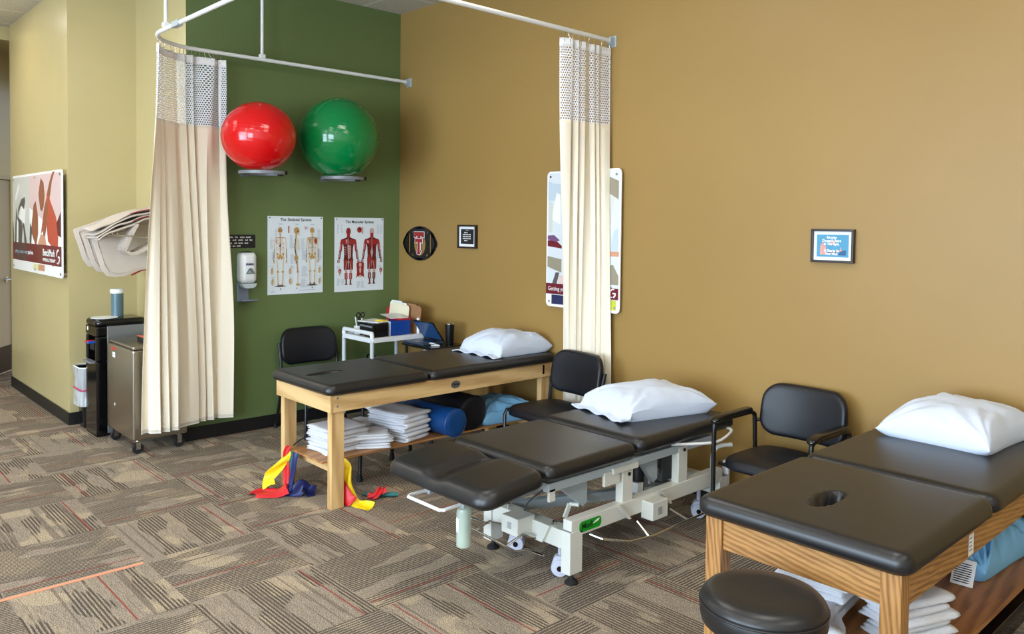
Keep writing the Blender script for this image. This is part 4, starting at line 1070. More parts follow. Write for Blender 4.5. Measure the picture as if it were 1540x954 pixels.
def flap(label, pts, thick, y, trim=None, seam=True, tilt=0., bow=.03):
    """padded flap cut to a rounded outline hanging in a vertical plane turned about z; pts in (along, z)"""
    b = MB(); n = len(pts)
    U = Vector((math.cos(tilt), math.sin(tilt), 0)); W = Vector((math.sin(tilt), -math.cos(tilt), 0))
    cx = sum(p[0] for p in pts)/n; cz = sum(p[1] for p in pts)/n
    rings = [(0., 1.), (.35, 1.), (.7, .97), (.9, .8), (1., .25)]
    vs = []; fs = []
    for side in (1, -1):
        for (k, h) in rings:
            for (px_, pz_) in pts:
                x = cx+(px_-cx)*max(k, .001); z = cz+(pz_-cz)*max(k, .001)
                q = bow*math.sin((x-cx)*7+y*9)+.008*noise.noise(Vector((x*12, z*12, y*7)))
                p = U*x+Vector((0, 0, z))+W*(side*thick*.5*h+q); vs.append(p)
    m_ = len(rings)
    for s_ in (0, 1):
        o_ = s_*m_*n
        for r_ in range(m_-1):
            for i in range(n):
                j = (i+1) % n; q = (o_+r_*n+i, o_+r_*n+j, o_+(r_+1)*n+j, o_+(r_+1)*n+i); fs.append(q)
    for i in range(n):
        j = (i+1) % n; fs.append(((m_-1)*n+i, (m_-1)*n+j, (2*m_-1)*n+j, (2*m_-1)*n+i))
    b.add(vs, fs); o = b.build('canvas_cover', M_CANVAS, smooth=60, merge=.0005)
    tag(o, label, 'canvas cover', 'folded canvas covers hanging on the wall rack')
    if seam:
        sm = MB(); P_ = []
        for (px_, pz_) in pts:
            x = cx+(px_-cx)*.84; z = cz+(pz_-cz)*.84
            q = bow*math.sin((x-cx)*7+y*9); P_.append(U*x+Vector((0,0,z))+W*(thick*.5+q-.001))
        sm.tube(P_, .0045, 6, closed=True); sm.build('seam', M_CANVAS, o)
    if trim:
        sm = MB(); P_ = [U*p[0]+Vector((0,0,p[1]))+W*(thick*.3) for p in trim]; sm.tube(P_, .006, 6); sm.build('red_lining', M_REDTRIM, o)
    return o
def place_flap(o, x, y, z): o.location = (x, y, z)
# outlines drawn clockwise in metres around the hanging point; flaps face the room (+x) and hang one behind the other
shape = [(-.27, .0), (-.27, -.02), (-.235, -.13), (-.205, -.24), (-.165, -.30), (-.10, -.315), (-.02, -.305), (.06, -.27), (.20, -.26), (.24, -.24), (.24, .16), (.12, .15), (-.02, .10), (-.15, .045)]
for k, (dx, dy, dz, lb) in enumerate(((-.80, -2.315, 1.650, 'beige canvas cover hanging furthest from the curtain, mostly behind the others'), (-.70, -2.285, 1.615, 'beige canvas cover hanging in the middle of the rack'), (-.60, -2.235, 1.580, 'broad beige canvas cover with stitched border hanging nearest the room'))):
    pts = [(p[0], p[1]) for p in shape]
    o = flap(lb, pts, .030, k, trim=[(.02, -.30), (.10, -.262), (.18, -.25)] if k == 2 else None, tilt=PI/2+.0, bow=.012)
    place_flap(o, dx, dy, dz)
# looped cover folded back at the curtain side
b = MB()
prof = [(.0, .10), (-.05, .0), (-.085, -.09), (-.07, -.125), (-.02, -.135), (.06, -.10), (.16, -.05)]
pp = smooth_path([(0, p[0], p[1]) for p in prof], 6)
for i in range(len(pp)-1):
    a, c = pp[i], pp[i+1]; d = (c-a).normalized(); nr = Vector((0, -d.z, d.y))*.014
    xw = (-.07, .09)
    vs = [(xw[0], *(a+nr)[1:]), (xw[1], *(a+nr)[1:]), (xw[1], *(a-nr)[1:]), (xw[0], *(a-nr)[1:]), (xw[0], *(c+nr)[1:]), (xw[1], *(c+nr)[1:]), (xw[1], *(c-nr)[1:]), (xw[0], *(c-nr)[1:])]
    b.add(vs, [(0,1,5,4), (1,2,6,5), (2,3,7,6), (3,0,4,7)]+([(3,2,1,0)] if i == 0 else [])+([(4,5,6,7)] if i == len(pp)-2 else []))
o = b.build('canvas_cover', M_CANVAS, smooth=50, merge=.0005); o.location = (-.42, -2.25, 1.60)
tag(o, 'looped canvas cover curling back against the edge of the curtain', 'canvas cover', 'folded canvas covers hanging on the wall rack')
# stack lying on top of the bars
zz = 1.765
for k in range(4):
    b = MB(); seed = k*2.7; nx, ny = 14, 34
    Wk = .34-.012*k; Lk = .50+.012*k
    def S(u, v, s_):
        x = (u-.5)*Wk; y = -(v)*Lk
        dz_ = .012*math.sin(v*9+seed*.5)*v+.012*noise.noise(Vector((v*5+seed, u*2, 0)))-.10*v-.16*max(0, v-.3)**1.5
        rim = min(u, 1-u, v, 1-v)/.06
        return (x, y, dz_+s_*.009*min(1, .35+rim))
    b.grid(lambda u, v: S(u, v, 1), nx, ny); b.grid(lambda u, v: S(u, v, -1), nx, ny, flip=True)
    n_ = nx*ny; loop = [i for i in range(nx)]+[j*nx+nx-1 for j in range(1, ny)]+[(ny-1)*nx+i for i in range(nx-2, -1, -1)]+[j*nx for j in range(ny-2, 0, -1)]
    for p, q in zip(loop, loop[1:]+loop[:1]): b.f.append([q, p, n_+p, n_+q]); b.mi.append(0)
    o = b.build('canvas_cover', M_CANVAS, smooth=180); o.location = (-.50, -2.03, zz+k*.024)
    tag(o, 'flat canvas cover lying in the pile on the rack, %s' % ('lowest', 'second from the bottom', 'second from the top', 'topmost')[k], 'canvas cover', 'canvas covers piled flat on the wall rack')
    if k in (1, 3):
        sm = MB(); sm.tube([Vector(S(.985, v, 0))+Vector((.004, 0, 0)) for v in (.05, .2, .35, .5)], .004, 6); sm.build('red_lining', M_REDTRIM, o)
# ------------------------------------------------------------------ wooden treatment tables
def wood_table(label, x0, x1, y0, y1, kind, seam_y, hole, rail_h, ztop, shelf, rails_outside, leg_w=.088, leg_x=.065, pad_th=.058, flat_hole=0):
    t = thing('treatment_table', label, 'treatment table', ((x0+x1)/2, (y0+y1)/2, 0))
    cx, cy = (x0+x1)/2, (y0+y1)/2; X0, X1, Y0, Y1 = x0-cx, x1-cx, y0-cy, y1-cy
    wz, wx, wy = WOODS[kind, 'z'], WOODS[kind, 'x'], WOODS[kind, 'y']; rt_ = .022; zr = ztop-rail_h
    inset = rt_ if rails_outside else 0
    for sx in (0, 1):
        for sy in (0, 1):
            lx = (X0+inset if sx == 0 else X1-inset-leg_x); ly = (Y0+inset if sy == 0 else Y1-inset-leg_w)
            top = ztop-.002 if not rails_outside else ztop-.004
            b = MB(); b.box(lx, lx+leg_x, ly, ly+leg_w, 0, top); b.build('leg', wz, t, smooth=0, bevel=.003)
    if rails_outside:
        MB().box(X0, X1, Y0, Y0+rt_, zr, ztop).build('end_rail', wx, t, smooth=0, bevel=.003)
        MB().box(X0, X1, Y1-rt_, Y1, zr, ztop).build('end_rail', wx, t, smooth=0, bevel=.003)
        for xx in (X0, X1-rt_): MB().box(xx, xx+rt_, Y0+rt_, Y1-rt_, zr, ztop).build('side_rail', wy, t, smooth=0, bevel=.003)
    else:
        e = leg_w
        for yy in (Y0+.012, Y1-.012-rt_): MB().box(X0+leg_x, X1-leg_x, yy, yy+rt_, zr, ztop).build('end_rail', wx, t, smooth=0, bevel=.002)
        for xx in (X0+.004, X1-.004-rt_): MB().box(xx, xx+rt_, Y0+e, Y1-e, zr, ztop).build('side_rail', wy, t, smooth=0, bevel=.002)
    MB().box(X0+.03, X1-.03, Y0+.03, Y1-.03, ztop-.012, ztop+.001).build('deck', M_PLY, t, smooth=0)
    o_ = .032; sy_ = seam_y-cy; hx, hy, hrx, hry, hd, hs = hole
    b = MB(); cushion(b, X0-o_, X1+o_, Y0-o_, sy_-.002, ztop+.001, ztop+pad_th, rc=.055, re=.038, dips=[(hx-cx, hy-cy, hrx, hry, hd, hs)], crown=.006, nmid=(70, 90), under=.014)
    b.build('pad', M_VINYL, t, smooth=180)
    b = MB(); cushion(b, X0-o_, X1+o_, sy_+.002, Y1+o_*.6, ztop+.001, ztop+pad_th, rc=.055, re=.038, crown=.008, nmid=(26, 34), under=.014)
    b.build('pad', M_VINYL, t, smooth=180)
    sx0, sx1, sy0, sy1, sz, sth = shelf
    b = MB(); b.box(sx0-cx, sx1-cx, sy0-cy, sy1-cy, sz-sth, sz)
    b.build('shelf', M_PLY if kind == 'maple' else M_OAKSHELF, t, smooth=0, bevel=.001)
    for yy in (sy0-cy+.05, sy1-cy-.09): MB().box(max(sx0-cx, X0+inset), min(sx1-cx, X1-inset), yy, yy+.022, sz-sth-.055, sz-sth-.0005).build('shelf_bearer', wx, t, smooth=0)
    return t, cx, cy
# maple table by the green wall
T1, c1x, c1y = wood_table('maple-framed black treatment table beside the green wall, bolsters on its shelf', 1.412, 2.098, -1.953, -.047, 'maple', -1.222, (1.757, -1.795, .024, .080, .050, .65), .105, .700, (1.565, 1.968, -1.935, -.06, .27, .012), True, leg_w=.088, leg_x=.048, pad_th=.066)
b = MB()
for (yy, zz_) in ((-1.905, .632), (-1.905, .682)): b.lathe([(.007, 0), (.007, .002), (.004, .004)], (2.0985-c1x, yy-c1y, zz_), 12, 'x')
b.build('bolts', M_CHROME, T1)
MB().box(2.0985-c1x, 2.1-c1x, -.168-c1y, -.150-c1y, .617, .688).build('black_catch', M_BLACKPL, T1, smooth=0)
b = MB(); n = 28; b.prism([(.040*math.cos(2*PI*i/n), .026*math.sin(2*PI*i/n)) for i in range(n)], (2.0985-c1x, -.998-c1y, .648), (0,1,0), (0,0,1), (.0015, 0, 0)); bd = b.build('maker_badge', mat('grey_oval_badge', (96, 92, 94), .4), T1, smooth=0)
text_part('lettering', 'Clinton', .022, (2.1005-c1x, -.998-c1y, .643), (0,1,0), (0,0,1), M_INK, bd, fat=.0006, align='CENTER', width=.058)
# oak table in the foreground
T3, c3x, c3y = wood_table('oak-framed black treatment table nearest the camera with a round face hole', 4.688, 5.372, -1.930, -.045, 'oak', -1.165, (5.005, -1.655, .030, .082, .085, .38), .115, .700, (4.70, 5.342, -1.80, -.05, .25, .019), False, leg_w=.066, leg_x=.064, pad_th=.070)
F = Flat((5.3685-c3x, 0, 0), *GREENW); F.rect(-1.340-c3y, -1.287-c3y, .592, .668, M_WPRINT); F.ribs(-1.332-c3y, -1.296-c3y, .655, 4, .014, .005, mat('blue_grey_print', (120, 150, 190), .5)); F.build('rail_sticker', T3)

# ------------------------------------------------------------------ pillows
pillow('pillow', 'white pillow at the wall end of the maple treatment table', 'pillow', (1.825, -.325, .768), PI/2, .60, .47, .165, M_LINEN, 1.3, open_end=.22, e=.27)
pillow('pillow', 'white pillow on the height-adjustable table in the middle', 'pillow', (3.345, -.565, .631), 1.318, .70, .50, .165, M_LINEN, 4.1, open_end=.18, e=.30)
pillow('pillow', 'large white pillow on the oak treatment table', 'pillow', (5.00, -.335, .772), PI/2-.06, .60, .49, .175, M_LINEN, 7.7, e=.16)
pillow('pillow', 'light blue pillow on the shelf of the maple table', 'pillow', (1.80, -.36, .272), 1.45, .50, .40, .160, M_BLUEFAB, 2.2, wr=.045)
p3 = pillow('pillow', 'light blue pillow with a paper tag on the oak table shelf', 'pillow', (5.055, -.385, .252), 1.50, .62, .42, .22, M_BLUEFAB, 5.2, wr=.06)
tg = MB(); tg.prism([(0, 0), (.085, 0), (.085, .11), (0, .11)], (0,0,0), (1,0,0), (0,.55,.83), (0,.001,0))
for k in range(9): tg.prism([(.008, .012+k*.0095), (.008+.065*random.uniform(.7, 1), .012+k*.0095), (.008+.065, .016+k*.0095), (.008, .016+k*.0095)], (0,-.0006,0), (1,0,0), (0,.55,.83), (0,.0004,0), mi=1)
o = tg.build('care_tag', [M_PAPER, M_INK], p3, smooth=0)
o.matrix_parent_inverse = p3.matrix_basis.inverted() if False else Matrix.Identity(4)
bpy.context.view_layer.update()
o.matrix_basis = p3.matrix_basis.inverted() @ Matrix.Translation((5.128, -.775, .2535)) @ Matrix.Rotation(.06, 4, 'Z')

# ------------------------------------------------------------------ bolsters and towels on the maple shelf
def bolster(label, c, r, L, rz, m):
    b = MB(); prof = [(.0005, -L/2), (r*.55, -L/2-.004), (r*.93, -L/2), (r*.985, -L/2+.006), (r, -L/2+.016), (r, L/2-.016), (r*.985, L/2-.006), (r*.93, L/2), (r*.55, L/2+.004), (.0005, L/2)]
    b.lathe(prof, (0,0,0), 40, 'x', caps=False); o = b.build('bolster', m, smooth=60); o.location = c; o.rotation_euler = (0, 0, rz)
    for s_ in (-1, 1):
        q = MB(); q.tube([(s_*(L/2-.004), r*.985*math.cos(a), r*.985*math.sin(a)) for a in [2*PI*i/36 for i in range(36)]], .004, 6, closed=True); q.build('end_piping', m, o)
    tag(o, label, 'bolster'); return o
bolster('bright blue vinyl bolster lying across the maple table shelf', (1.725, -.975, .272+.098), .097, .66, .06, M_BLUEV)
bolster('black vinyl bolster behind the bright blue one', (1.665, -.745, .272+.122), .121, .62, .04, M_VINYL_D)
towel_stack('the front stack behind the table leg', (1.76, -1.70, .2705), .06, 6, .24, .30, .026, 2, 'towels in the front stack on the maple shelf', None, seed=1)
towel_stack('the low middle pile on the maple shelf', (1.84, -1.475, .2705), -.5, 3, .22, .22, .030, 3, 'towels in the low middle pile', None, seed=20, jit=.015)
towel_stack('the tall towel stack beside the blue bolster', (1.775, -1.235, .2705), .22, 6, .34, .26, .031, 2, 'towels in the tall stack beside the bolster', None, seed=40)
# loose towels behind and a wrapped pack with black cord
o = towel_mesh(.20, .30, .11, 3, 77, .05).build('loose_towel', M_TOWEL, smooth=180); o.location = (1.62, -1.46, .2705); o.rotation_euler = (0, .0, .3); tag(o, 'grey-white loosely crumpled towel behind the stacks on the maple shelf', 'towel')
o = pillow('cloth_pouch', 'small white pouch at the front corner of the maple shelf', 'pouch', (1.525, -1.66, .272), .35, .18, .17, .055, M_TOWEL, 9., wr=.006)
b = MB(); b.tube(smooth_path([(1.555, -1.905, .279), (1.56, -1.88, .30), (1.575, -1.83, .325), (1.605, -1.78, .325), (1.628, -1.74, .30), (1.620, -1.72, .2785), (1.605, -1.80, .2775)], 6), .005, 8)
cordo = b.build('black_cord', M_RUBBER); tag(cordo, 'loop of black cord beside the towel stack on the maple shelf', 'cord')

# towels on the oak shelf
towel_stack('the left towel stack on the oak shelf', (4.86, -1.40, .2505), .15, 7, .26, .32, .029, 2, 'towels in the left stack on the oak shelf', None, seed=60, jit=.018)
towel_stack('the towel stack behind the right oak leg', (5.175, -1.36, .2505), -.35, 6, .20, .24, .028, 2, 'towels in the right stack on the oak shelf', None, seed=80, jit=.016)
o = towel_mesh(.34, .28, .10, 3, 97, .06).build('loose_towel', M_TOWEL, smooth=180); o.location = (4.90, -1.69, .2505); o.rotation_euler = (0, 0, .5); tag(o, 'rumpled white towel at the front edge of the oak shelf', 'towel')
MB_ = MB(); cushion(MB_, -.22, .22, -.38, .38, 0, .10, rc=.03, re=.01, nmid=(6, 6)); o = MB_.build('storage_case', M_BLACKPL, smooth=180); o.location = (5.08, -.50, .001); tag(o, 'low black case on the floor under the oak shelf', 'case')
for s_ in (-1, 1): MB().box(-.05, .05, s_*.379-.004, s_*.379+.012 if s_ > 0 else s_*.379+.004, .03, .06).build('latch', M_GREYPL, o, smooth=0)

# ------------------------------------------------------------------ resistance bands hanging from the maple shelf
def band(label, pts, w, m, twist=0., seed=0, wdir=(1, 0, 0)):
    P = smooth_path(pts, 8); n = len(P); b = MB(); vs = []
    wd_ = Vector(wdir).normalized()
    for i, p in enumerate(P):
        k = i/(n-1); a = twist*k+.5*noise.noise(Vector((k*4+seed, 0, 0)))
        t_ = (P[min(i+1, n-1)]-P[max(i-1, 0)]).normalized()
        side = wd_.copy(); side = (side-t_*side.dot(t_)).normalized(); side.rotate(Matrix.Rotation(a, 3, t_))
        ww = w if not isinstance(w, (list, tuple)) else w[0]+(w[1]-w[0])*k
        for j in range(5):
            q = (j/4-.5)*ww; v_ = p+side*q+t_.cross(side)*(.010*math.sin(j*1.7+k*7+seed))
            vs.append((v_.x, v_.y, max(v_.z, .0015)))
    fs = [(i*5+j, i*5+j+1, (i+1)*5+j+1, (i+1)*5+j) for i in range(n-1) for j in range(4)]
    b.add(vs, fs); o = b.build('resistance_band', m, smooth=180, solid=.0012, fixn=False, subsurf=1)
    return tag(o, label, 'resistance band')
band('red resistance band at the left leg of the maple table, folded on the carpet', [(1.585, -1.945, .285), (1.575, -1.958, .262), (1.578, -1.965, .20), (1.585, -1.97, .08), (1.60, -1.98, .025), (1.56, -2.03, .016), (1.47, -2.09, .010), (1.53, -2.15, .008), (1.62, -2.06, .020), (1.65, -2.0, .05)], (.035, .105), M_REDL, .0, 1, (1, .4, 0))
band('yellow resistance band slanting down beside the left red one', [(1.60, -1.95, .262), (1.585, -1.975, .21), (1.535, -2.0, .15), (1.475, -2.03, .08), (1.52, -2.06, .035)], (.030, .095), M_YEL, .0, 3, (.8, .5, .3))
band('navy blue resistance band bunched on the carpet by the left leg of the maple table', [(1.655, -1.945, .262), (1.66, -1.955, .20), (1.655, -1.965, .10), (1.665, -1.985, .03), (1.63, -2.01, .012), (1.70, -1.98, .02), (1.72, -1.93, .06), (1.745, -1.90, .03), (1.76, -1.86, .012)], (.070, .095), M_BLUEL, 1.2, 5, (1, .2, 0))
band('dark green resistance band hanging next to the navy one', [(1.622, -1.945, .262), (1.625, -1.95, .18), (1.63, -1.96, .08), (1.64, -1.95, .012), (1.66, -1.91, .006)], .045, M_TEAL, .3, 7, (1, .2, 0))
band('red resistance band hanging behind the front right leg of the maple table', [(1.99, -1.845, .262), (2.0, -1.842, .21), (2.02, -1.835, .13), (2.06, -1.825, .05), (2.10, -1.81, .012)], (.04, .13), M_REDL, .0, 11, (1, .5, 0))
band('yellow resistance band trailing on the carpet beside the front right table leg', [(1.985, -1.80, .262), (2.03, -1.79, .23), (2.045, -1.80, .19), (2.05, -1.805, .12), (2.075, -1.79, .05), (2.10, -1.78, .014), (2.15, -1.755, .008), (2.21, -1.73, .006)], (.035, .085), M_YEL, .4, 13, (.6, .8, 0))
band('dark green resistance band lying flat on the carpet beyond the yellow one', [(1.97, -1.64, .006), (2.03, -1.60, .012), (2.08, -1.55, .014), (2.14, -1.49, .010)], .045, M_TEAL, .3, 17, (.7, -.7, 0))
band('short piece of red resistance band on the carpet across the green one', [(2.05, -1.66, .016), (2.08, -1.62, .026), (2.075, -1.57, .050), (2.10, -1.56, .034)], .045, M_REDL, .5, 19, (.7, .7, 0))

# shower stool stored under the maple shelf
t = thing('shower_stool', 'low stool with black adjustable legs under the maple table shelf', 'stool', (1.67, -1.18, 0))
b = MB(); cushion(b, -.17, .12, -.20, .20, .222, .245, rc=.06, re=.012, nmid=(6, 6)); b.build('seat', M_GREYPL, t, smooth=180)
for (dx, dy) in ((.045+.0, -.325), (-.22, .115), (-.19, .26), (.23, .16)):
    b = MB(); b.tube([(dx*.9-.01, dy*.95, .232), (dx, dy, .02)], .0135, 12); lg = b.build('leg', M_BLACK, t)
    b = MB(); b.lathe([(.021, 0), (.021, .01), (.017, .035), (.016, .05)], (dx, dy, 0), 16); b.build('rubber_tip', M_RUBBER, lg)
# ------------------------------------------------------------------ height-adjustable treatment table
mx0, mx1 = 3.035, 3.765; mc = Vector((3.40, -1.18, 0))
t = thing('adjustable_treatment_table', 'grey steel height-adjustable black table in three padded sections', 'treatment table', tuple(mc))
def MX(x): return x-mc.x
def MY(y): return y-mc.y
ZP = .545; TH = .078
# pads: back section, middle section, head section dropping slightly
b = MB(); cushion(b, MX(mx0), MX(mx1), MY(-1.118), MY(-.215), ZP+.008, ZP+TH+.008, rc=.06, re=.042, crown=.006, nmid=(22, 26), under=.02); b.build('backrest_pad', M_VINYL, t, smooth=180)
b = MB(); cushion(b, MX(mx0), MX(mx1), MY(-1.795), MY(-1.128), ZP, ZP+TH-.004, rc=.06, re=.042, crown=.006, nmid=(22, 20), under=.02); b.build('seat_pad', M_VINYL, t, smooth=180)
def head_curve(x, y):
    yy = y+mc.y; k = (-1.80-yy)/.40          # 0 at the joint, 1 at the outer end
    xx = abs(x+mc.x-3.40)/.365
    return -.028*k-.012*k*k
b = MB(); cushion(b, MX(mx0-.01), MX(mx1+.02), MY(-2.20), MY(-1.808), ZP-.004, ZP+TH, rc=.085, re=.05, crown=.004, nmid=(90, 56), under=.02,
                  dips=[(MX(3.405), MY(-1.985), .013, .095, .062, .55), (MX(3.405), MY(-2.00), .02, .09, .020, 4.5)], curve=head_curve)
b.build('head_pad', M_VINYL, t, smooth=180)
# upper frame
b = MB()
for xx in (3.10, 3.70): b.box(MX(xx-.02), MX(xx+.02), MY(-1.75), MY(-.40), .485, .528)
for yy in (-1.72, -1.20, -.95, -.44): b.box(MX(3.12), MX(3.68), MY(yy-.02), MY(yy+.02), .490, .525)
b.build('upper_frame', M_GREYST, t, smooth=0, bevel=.003)
b = MB()
for xx in (3.16, 3.64): b.box(MX(xx-.018), MX(xx+.018), MY(-2.10), MY(-1.70), .485, .515)
b.build('head_support', M_GREYST, t, smooth=0, bevel=.003)
# base: two long rails, two cross beams, four legs
b = MB()
for xx in (3.13, 3.70): b.box(MX(xx-.028), MX(xx+.028), MY(-1.60), MY(-.30), .235, .318)
b.build('base_rail', M_CREAM, t, smooth=0, bevel=.004)
MB().box(MX(3.16), MX(3.67), MY(-1.60), MY(-1.52), .165, .255).build('cross_beam', M_CREAM, t, smooth=0, bevel=.004); MB().box(MX(3.16), MX(3.67), MY(-.34), MY(-.27), .165, .255).build('cross_beam', M_CREAM, t, smooth=0, bevel=.004)
b = MB(); b.bar((MX(3.18), MY(-1.50), .225), (MX(3.66), MY(-.36), .225), .05, .05); b.build('diagonal_brace', M_GREYST, t, smooth=0)
for (xx, yy) in ((3.13, -1.565), (3.70, -1.565), (3.13, -.285), (3.70, -.285)):
    b = MB(); b.box(MX(xx-.030), MX(xx+.030), MY(yy-.045), MY(yy+.045), .055, .262); lg = b.build('leg', M_CREAM, t, smooth=0, bevel=.004)
    MB().box(MX(xx-.026), MX(xx+.026), MY(yy-.041), MY(yy+.041), .2625, .267).build('leg_cap', M_GREYPL, lg, smooth=0)
    b = MB(); b.lathe([(.034, 0), (.034, .008), (.022, .018), (.014, .024), (.010, .03), (.010, .056)], (MX(xx), MY(yy), 0), 20); b.build('levelling_foot', M_RUBBER, lg)
# twin-wheel castors
for (xx, yy) in ((3.24, -1.50), (3.605, -1.545), (3.24, -.35), (3.60, -.35)):
    cs = MB(); cs.lathe([(.028, -.03), (.040, -.028), (.044, -.02), (.044, -.008), (.040, -.004)], (0, 0, .0455), 24, 'x'); cs.lathe([(.040, .004), (.044, .008), (.044, .02), (.040, .028), (.028, .03)], (0, 0, .0455), 24, 'x')
    w = cs.build('castor', mat('lavender_grey_castor', (196, 198, 214), .35) if not bpy.data.materials.get('lavender_grey_castor') else bpy.data.materials['lavender_grey_castor'], t); w.location = (MX(xx), MY(yy), 0); w.rotation_euler = (0, 0, -.9)
    cs = MB(); [cs.lathe([(.0135, s_*.030), (.0135, s_*.0335)], (0, 0, .0455), 16, 'x') for s_ in (-1, 1)]; cs.build('hub_cap', M_BLACKPL, w)
    cs = MB(); cs.prism([(-.032, .05), (-.035, .085), (-.02, .105), (.03, .105), (.045, .095), (.036, .085), (.030, .05)], (-.022, 0, 0), (0,1,0), (0,0,1), (.044, 0, 0)); cs.lathe([(.012, .105), (.012, .19)], (0,0,0), 12); cs.build('castor_housing', bpy.data.materials['lavender_grey_castor'], w, smooth=30, bevel=.004)
# uprights and gussets
for yy in (-1.172, -.690):
    b = MB(); b.box(MX(3.675), MX(3.722), MY(yy-.042), MY(yy+.042), .30, .482 if yy < -1 else .515); b.build('upright', M_CREAM, t, smooth=0, bevel=.004)
    b = MB(); b.lathe([(.010, 0), (.010, .004)], (MX(3.722), MY(yy+.01), .458 if yy < -1 else .495), 12, 'x'); b.build('pivot_bolt', M_INK, t)
    b = MB(); b.box(MX(3.108), MX(3.152), MY(yy-.042), MY(yy+.042), .30, .482); b.build('upright', M_CREAM, t, smooth=0, bevel=.004)
for (ya, yb) in ((-1.62, -1.38), (-.98, -.80)):
    b = MB(); b.prism([(ya, .485), (yb, .485), (yb, .34), (yb-.03, .32)], (MX(3.60), -mc.y, 0), (0,1,0), (0,0,1), (.03, 0, 0)); b.build('gusset_plate', M_GREYST, t, smooth=0, bevel=.002)
b = MB(); b.bar((MX(3.52), MY(-1.62), .475), (MX(3.52), MY(-1.18), .275), .04, .035); b.bar((MX(3.26), MY(-1.62), .475), (MX(3.26), MY(-1.18), .275), .04, .035)
b.bar((MX(3.52), MY(-1.00), .475), (MX(3.52), MY(-.55), .275), .04, .035); b.bar((MX(3.26), MY(-1.00), .475), (MX(3.26), MY(-.55), .275), .04, .035); b.build('lift_arm', M_GREYST, t, smooth=0, bevel=.003)
b = MB(); b.box(MX(3.705), MX(3.72), MY(-1.745), MY(-1.705), .44, .50); b.build('hinge_plate', M_CREAM, t, smooth=0, bevel=.002)
b = MB(); b.box(MX(3.715), MX(3.735), MY(-1.30), MY(-1.10), .482, .512); b.box(MX(3.71), MX(3.727), MY(-1.36), MY(-1.24), .43, .50); b.build('pivot_bracket', M_CREAM, t, smooth=0, bevel=.003)
# motor, column and control boxes
b = MB(); b.lathe([(.032, .27), (.034, .275), (.034, .40), (.028, .412)], (MX(3.56), MY(-.88), 0), 20); b.build('motor', M_VINYL_D, t)
MB().box(MX(3.535), MX(3.60), MY(-.93), MY(-.885), .27, .325).build('motor_label', M_PAPER, t, smooth=0)
MB().box(MX(3.36), MX(3.56), MY(-.66), MY(-.42), .27, .42).build('power_box', mat('dark_grey_box', (92, 96, 98), .4), t, smooth=0, bevel=.005)
for (x_a, x_b, y_a, y_b, z_a, z_b) in ((3.34, 3.46, -1.70, -1.58, .185, .275), (3.722, 3.80, -1.06, -.93, .205, .30)):
    bx = MB().box(MX(x_a), MX(x_b), MY(y_a), MY(y_b), z_a, z_b).build('pedal_box', M_CREAM, t, smooth=0, bevel=.004)
    if x_a < 3.6: F = Flat((MX(x_a), MY(y_a), z_a), (1,0,0), (0,0,1)); F.ribs(.045, .08, .062, 5, .007, .004, M_GREYPL, (.8, 1.))
    else: F = Flat((MX(x_b), MY(y_a), z_a), (0,1,0), (0,0,1)); F.ribs(.045, .085, .062, 5, .008, .005, M_GREYPL, (.8, 1.))
    F.build('box_marking', bx)
# chrome foot bars
def footbar(pts): b = MB(); b.tube(smooth_path(pts, 3) if False else pts, .0065, 10); b.build('foot_bar', M_CHROME, t)
footbar([(MX(3.17), MY(-1.63), .16), (MX(3.13), MY(-1.72), .195), (MX(3.12), MY(-1.75), .165), (MX(3.50), MY(-1.75), .145), (MX(3.56), MY(-1.73), .165), (MX(3.66), MY(-1.72), .165)])
footbar([(MX(3.43), MY(-1.75), .148), (MX(3.47), MY(-1.68), .20), (MX(3.51), MY(-1.61), .175)]); footbar([(MX(3.20), MY(-1.75), .162), (MX(3.23), MY(-1.68), .20), (MX(3.25), MY(-1.60), .175)])
footbar([(MX(3.80), MY(-1.45), .215), (MX(3.84), MY(-1.30), .175), (MX(3.84), MY(-1.10), .155), (MX(3.84), MY(-.66), .165), (MX(3.84), MY(-.655), .235)])
footbar([(MX(3.73), MY(-1.47), .225), (MX(3.80), MY(-1.45), .215)]); footbar([(MX(3.84), MY(-1.14), .158), (MX(3.76), MY(-1.14), .215)]); footbar([(MX(3.84), MY(-.80), .160), (MX(3.76), MY(-.86), .215)])
for (xx, yy, sx) in ((3.60, -1.62, -1), (3.73, -1.19, 1), (3.73, -.84, 1)):
    b = MB()
    if sx < 0: b.prism([(0, .17), (.06, .265), (.10, .265), (.05, .17)], (MX(xx-.10), MY(yy), 0), (1,0,0), (0,0,1), (0, .03, 0))
    else: b.prism([(0, .235), (-.08, .315), (-.06, .315), (.02, .235)], (MX(xx), MY(yy), 0), (0,1,0), (0,0,1), (.02, 0, 0))
    b.build('pedal_bracket', M_CREAM, t, smooth=0)
# small lever with knob near the corner leg, tie bolts
b = MB(); b.bar((MX(3.58), MY(-1.49), .27), (MX(3.585), MY(-1.46), .335), .012, .022); b.tube([(MX(3.585), MY(-1.46), .335), (MX(3.63), MY(-1.44), .335)], .010, 10); b.build('lock_lever', M_CREAM, t)
b = MB(); [b.lathe([(.014, 0), (.014, .014), (.006, .018)], (MX(xx), MY(-1.56), .256), 12) for xx in (3.24, 3.58)]; b.build('castor_nut', M_CHROME, t)
# power cord along the far rail
b = MB(); b.tube(smooth_path([(MX(3.36), MY(-1.56), .262), (MX(3.28), MY(-1.45), .262), (MX(3.22), MY(-1.30), .268), (MX(3.19), MY(-1.10), .30), (MX(3.22), MY(-.9), .33), (MX(3.3), MY(-.7), .36)], 5), .0045, 8); b.build('power_cord', M_GREYPL, t)
